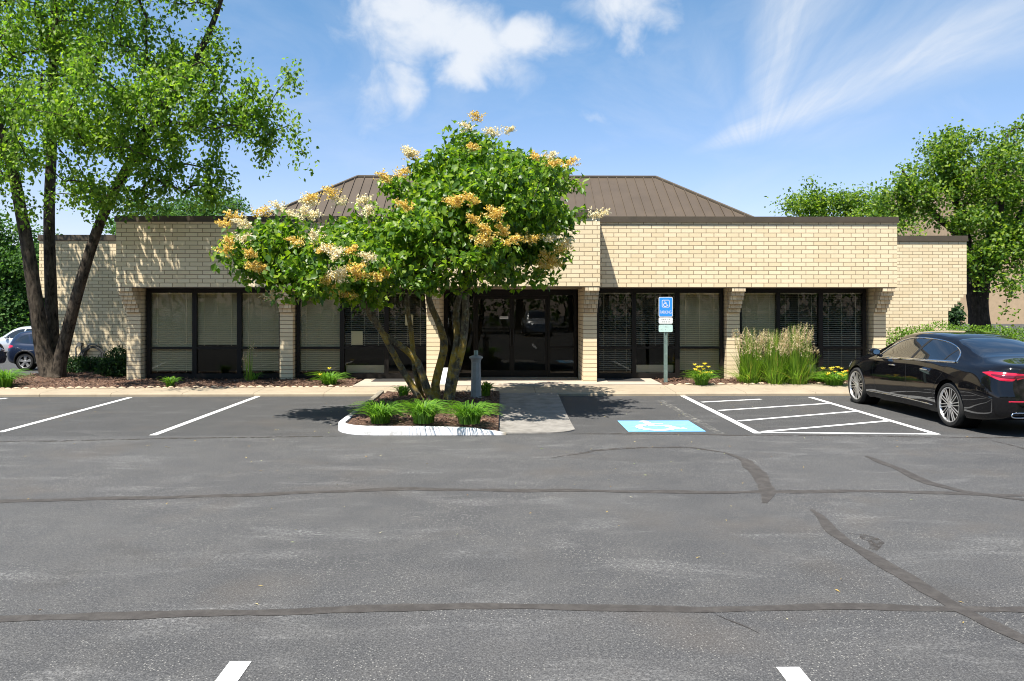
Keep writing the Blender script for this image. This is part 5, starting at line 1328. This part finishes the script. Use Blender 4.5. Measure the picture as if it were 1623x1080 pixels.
# small white a-board behind the lilac trunks
a=G(709,608.5,.125); ab=thing('a_board','small white folding A-board standing on the landing behind the lilac trunks','sign board',(a[0],a[1],.125))
m=MB(); m.add([(a[0]-.17,a[1]-.10,.13),(a[0]+.17,a[1]-.10,.13),(a[0]+.15,a[1]-.01,.50),(a[0]-.15,a[1]-.01,.50),(a[0]-.17,a[1]-.085,.13),(a[0]+.17,a[1]-.085,.13),(a[0]+.15,a[1]+.005,.50),(a[0]-.15,a[1]+.005,.50)],[(0,1,2,3),(7,6,5,4),(0,4,5,1),(1,5,6,2),(2,6,7,3),(3,7,4,0)]); obj('panel',m,M['white'],ab)
m=MB(); m.add([(a[0]-.17,a[1]+.10,.13),(a[0]+.17,a[1]+.10,.13),(a[0]+.15,a[1]+.012,.495),(a[0]-.15,a[1]+.012,.495),(a[0]-.17,a[1]+.115,.13),(a[0]+.17,a[1]+.115,.13),(a[0]+.15,a[1]+.022,.495),(a[0]-.15,a[1]+.022,.495)],[(0,1,2,3),(7,6,5,4),(0,4,5,1),(1,5,6,2),(2,6,7,3),(3,7,4,0)]); obj('panel',m,M['white'],ab)
# ================================================================== SKY, SUN, CAMERA
w=bpy.data.worlds.new('World'); scene.world=w; w.use_nodes=True; t=NT(w.node_tree); bg=t.n['Background']
D=Vector((.288,.40,-1.0)).normalized(); S=-D; el=math.asin(S.z); az=math.atan2(S.x,S.y)
sky=t.new('ShaderNodeTexSky',sky_type='NISHITA'); sky.sun_disc=False; sky.sun_elevation=el; sky.sun_rotation=az; sky.air_density=1.0; sky.dust_density=.4; sky.ozone_density=2.0; sky.altitude=200
gen=t.new('ShaderNodeTexCoord').outputs['Generated']; s3=t.sep(gen)
yy_=t.math('MAXIMUM',s3[1],.05); u=t.math('DIVIDE',s3[0],yy_); v=t.math('DIVIDE',s3[2],yy_)
front=t.smooth(s3[1],.05,.25)
warp=t.noise(t.comb(u,v,0.0),6.0,5,.6); warp2=t.noise(t.comb(u,v,5.0),6.0,5,.6)
uw=t.math('ADD',u,t.math('MULTIPLY',t.math('SUBTRACT',warp,.5),.10)); vw=t.math('ADD',v,t.math('MULTIPLY',t.math('SUBTRACT',warp2,.5),.10))
def UV(px,py): return ((px-796)/F,(485-py)/F)
def blobc(px,py,rx,ry,ang=0.0,soft=1.0):
    u0,v0=UV(px,py); c,s_=math.cos(ang),math.sin(ang); du=t.math('SUBTRACT',uw,u0); dv=t.math('SUBTRACT',vw,v0)
    a=t.math('DIVIDE',t.math('ADD',t.math('MULTIPLY',du,c),t.math('MULTIPLY',dv,s_)),rx*1.5/F); b_=t.math('DIVIDE',t.math('ADD',t.math('MULTIPLY',du,-s_),t.math('MULTIPLY',dv,c)),ry*1.5/F)
    r=t.math('SQRT',t.math('ADD',t.math('MULTIPLY',a,a),t.math('MULTIPLY',b_,b_))); return t.math('SUBTRACT',1.0,t.smooth(r,1-soft if soft<1 else 0.0,1.0))
def mx(*a):
    r=a[0]
    for b_ in a[1:]: r=t.math('MAXIMUM',r,b_)
    return r
tex=t.noise(t.comb(u,v,1.0),16.0,8,.62,.5)
cum=mx(blobc(680,40,130,75),blobc(640,20,90,60),blobc(760,70,105,70,-.3),blobc(735,120,60,45),blobc(820,60,60,50),t.math('MULTIPLY',blobc(640,140,38,60,.5),.7),t.math('MULTIPLY',blobc(585,150,60,110,-.5),.35),t.math('MULTIPLY',blobc(870,80,90,45,.3),.5),
   t.math('MULTIPLY',blobc(985,10,110,45),.75),t.math('MULTIPLY',blobc(1000,55,25,60,-.2),.6),t.math('MULTIPLY',blobc(940,182,32,16,-.2),.45))
cumf=t.smooth(t.math('ADD',cum,t.math('MULTIPLY',t.math('SUBTRACT',tex,.5),1.1)),.10,.95)
# cirrus: two soft brushes of streaks on the right, one climbing steeply, one drawn out to the right
def polar(px,py):
    u0,v0=UV(px,py); du=t.math('SUBTRACT',uw2,u0); dv=t.math('SUBTRACT',vw2,v0)
    return t.math('SQRT',t.math('ADD',t.math('MULTIPLY',du,du),t.math('MULTIPLY',dv,dv))), t.math('ARCTAN2',dv,du)
uw2=t.math('ADD',u,t.math('MULTIPLY',t.math('SUBTRACT',warp,.5),.03)); vw2=t.math('ADD',v,t.math('MULTIPLY',t.math('SUBTRACT',warp2,.5),.03))
def ray_band(o,deg,wd,r0,r1,r2,r3,amp):
    rr,th=o; g=t.math('DIVIDE',t.math('SUBTRACT',th,math.radians(deg)),math.radians(wd)); g=t.math('POWER',2.718,t.math('MULTIPLY',t.math('MULTIPLY',g,g),-1.0))
    return t.math('MULTIPLY',t.math('MULTIPLY',g,amp),t.math('MULTIPLY',t.smooth(rr,r0,r1),t.math('SUBTRACT',1.0,t.smooth(rr,r2,r3))))
oa=polar(1030,268); ob=polar(1192,275)
def streak(o,k):
    rr,th=o; return t.noise(t.comb(t.math('MULTIPLY',th,7.0),t.math('MULTIPLY',rr,3.0),k),1.6,7,.6,.4)
stn=t.math('ADD',t.math('MULTIPLY',streak(oa,0.0),.5),t.math('MULTIPLY',streak(ob,3.0),.5))
cir=mx(ray_band(oa,22.5,6.5,.03,.14,.36,.85,1.0),ray_band(oa,30,9,.06,.16,.30,.60,.45),ray_band(ob,76,14,.03,.10,.24,.36,.85),ray_band(ob,62,16,.06,.14,.22,.42,.4),ray_band(oa,14,7,.1,.2,.22,.4,.3),ray_band(ob,110,14,.05,.12,.14,.26,.25),ray_band(ob,45,25,.08,.2,.3,.6,.28))
cirf=t.math('MULTIPLY',cir,t.math('ADD',.50,t.math('MULTIPLY',t.ramp(stn,[(.36,0.0),(.66,1.0)]),.55)))
veil=t.math('MULTIPLY',t.ramp(t.noise(t.comb(t.math('MULTIPLY',u,3.0),t.math('MULTIPLY',v,7.0),2.0),1.2,6,.6,.6),[(.45,0.0),(.8,.28)]),1.0)
cl=t.math('MULTIPLY',t.math('MAXIMUM',t.math('MAXIMUM',t.math('MULTIPLY',cumf,.92),t.math('MULTIPLY',cirf,.74)),veil),front)
bk=t.math('MULTIPLY',t.ramp(t.noise(gen,3.0,6,.6,.4),[(.52,0.0),(.72,.6)]),t.math('SUBTRACT',1.0,front))
cl=t.math('MAXIMUM',cl,bk,clamp=True)
SKYM=SKY_TINT
el_=t.smooth(s3[2],.03,.40); skyc=t.mix(1.0,sky.outputs[0],t.mix(el_,SKY_LOW,SKY_TINT),'MULTIPLY')
t.set(bg.inputs['Color'],t.mix(cl,skyc,CLOUD)); bg.inputs['Strength'].default_value=SKY_STR
sun=bpy.data.lights.new('sun','SUN'); sun.energy=SUN_E; sun.angle=math.radians(.5); sun.color=(1.0,.95,.87)
so=bpy.data.objects.new('sun',sun); COL.objects.link(so); so.rotation_euler=D.to_track_quat('-Z','Y').to_euler(); so.location=(-10,-15,40)
cam=bpy.data.cameras.new('camera'); cam.sensor_width=36; cam.lens=36*F/1623; cam.shift_y=-(540-HY)/1623; cam.clip_end=3000; cam.clip_start=.1
co=bpy.data.objects.new('camera',cam); COL.objects.link(co); co.location=(0,0,CAMZ); co.rotation_euler=(PI/2,0,-YAW); scene.camera=co
scene.view_settings.view_transform='Standard'; scene.view_settings.look='None'; scene.view_settings.gamma=1.0; scene.view_settings.exposure=EXPO
scene.view_settings.use_curve_mapping=False
scene.cycles.transparent_max_bounces=24; scene.cycles.max_bounces=8
scene.render.film_transparent=False; scene.cycles.filter_width=1.05
for o in scene.objects:
    if '_local' in o: del o['_local']
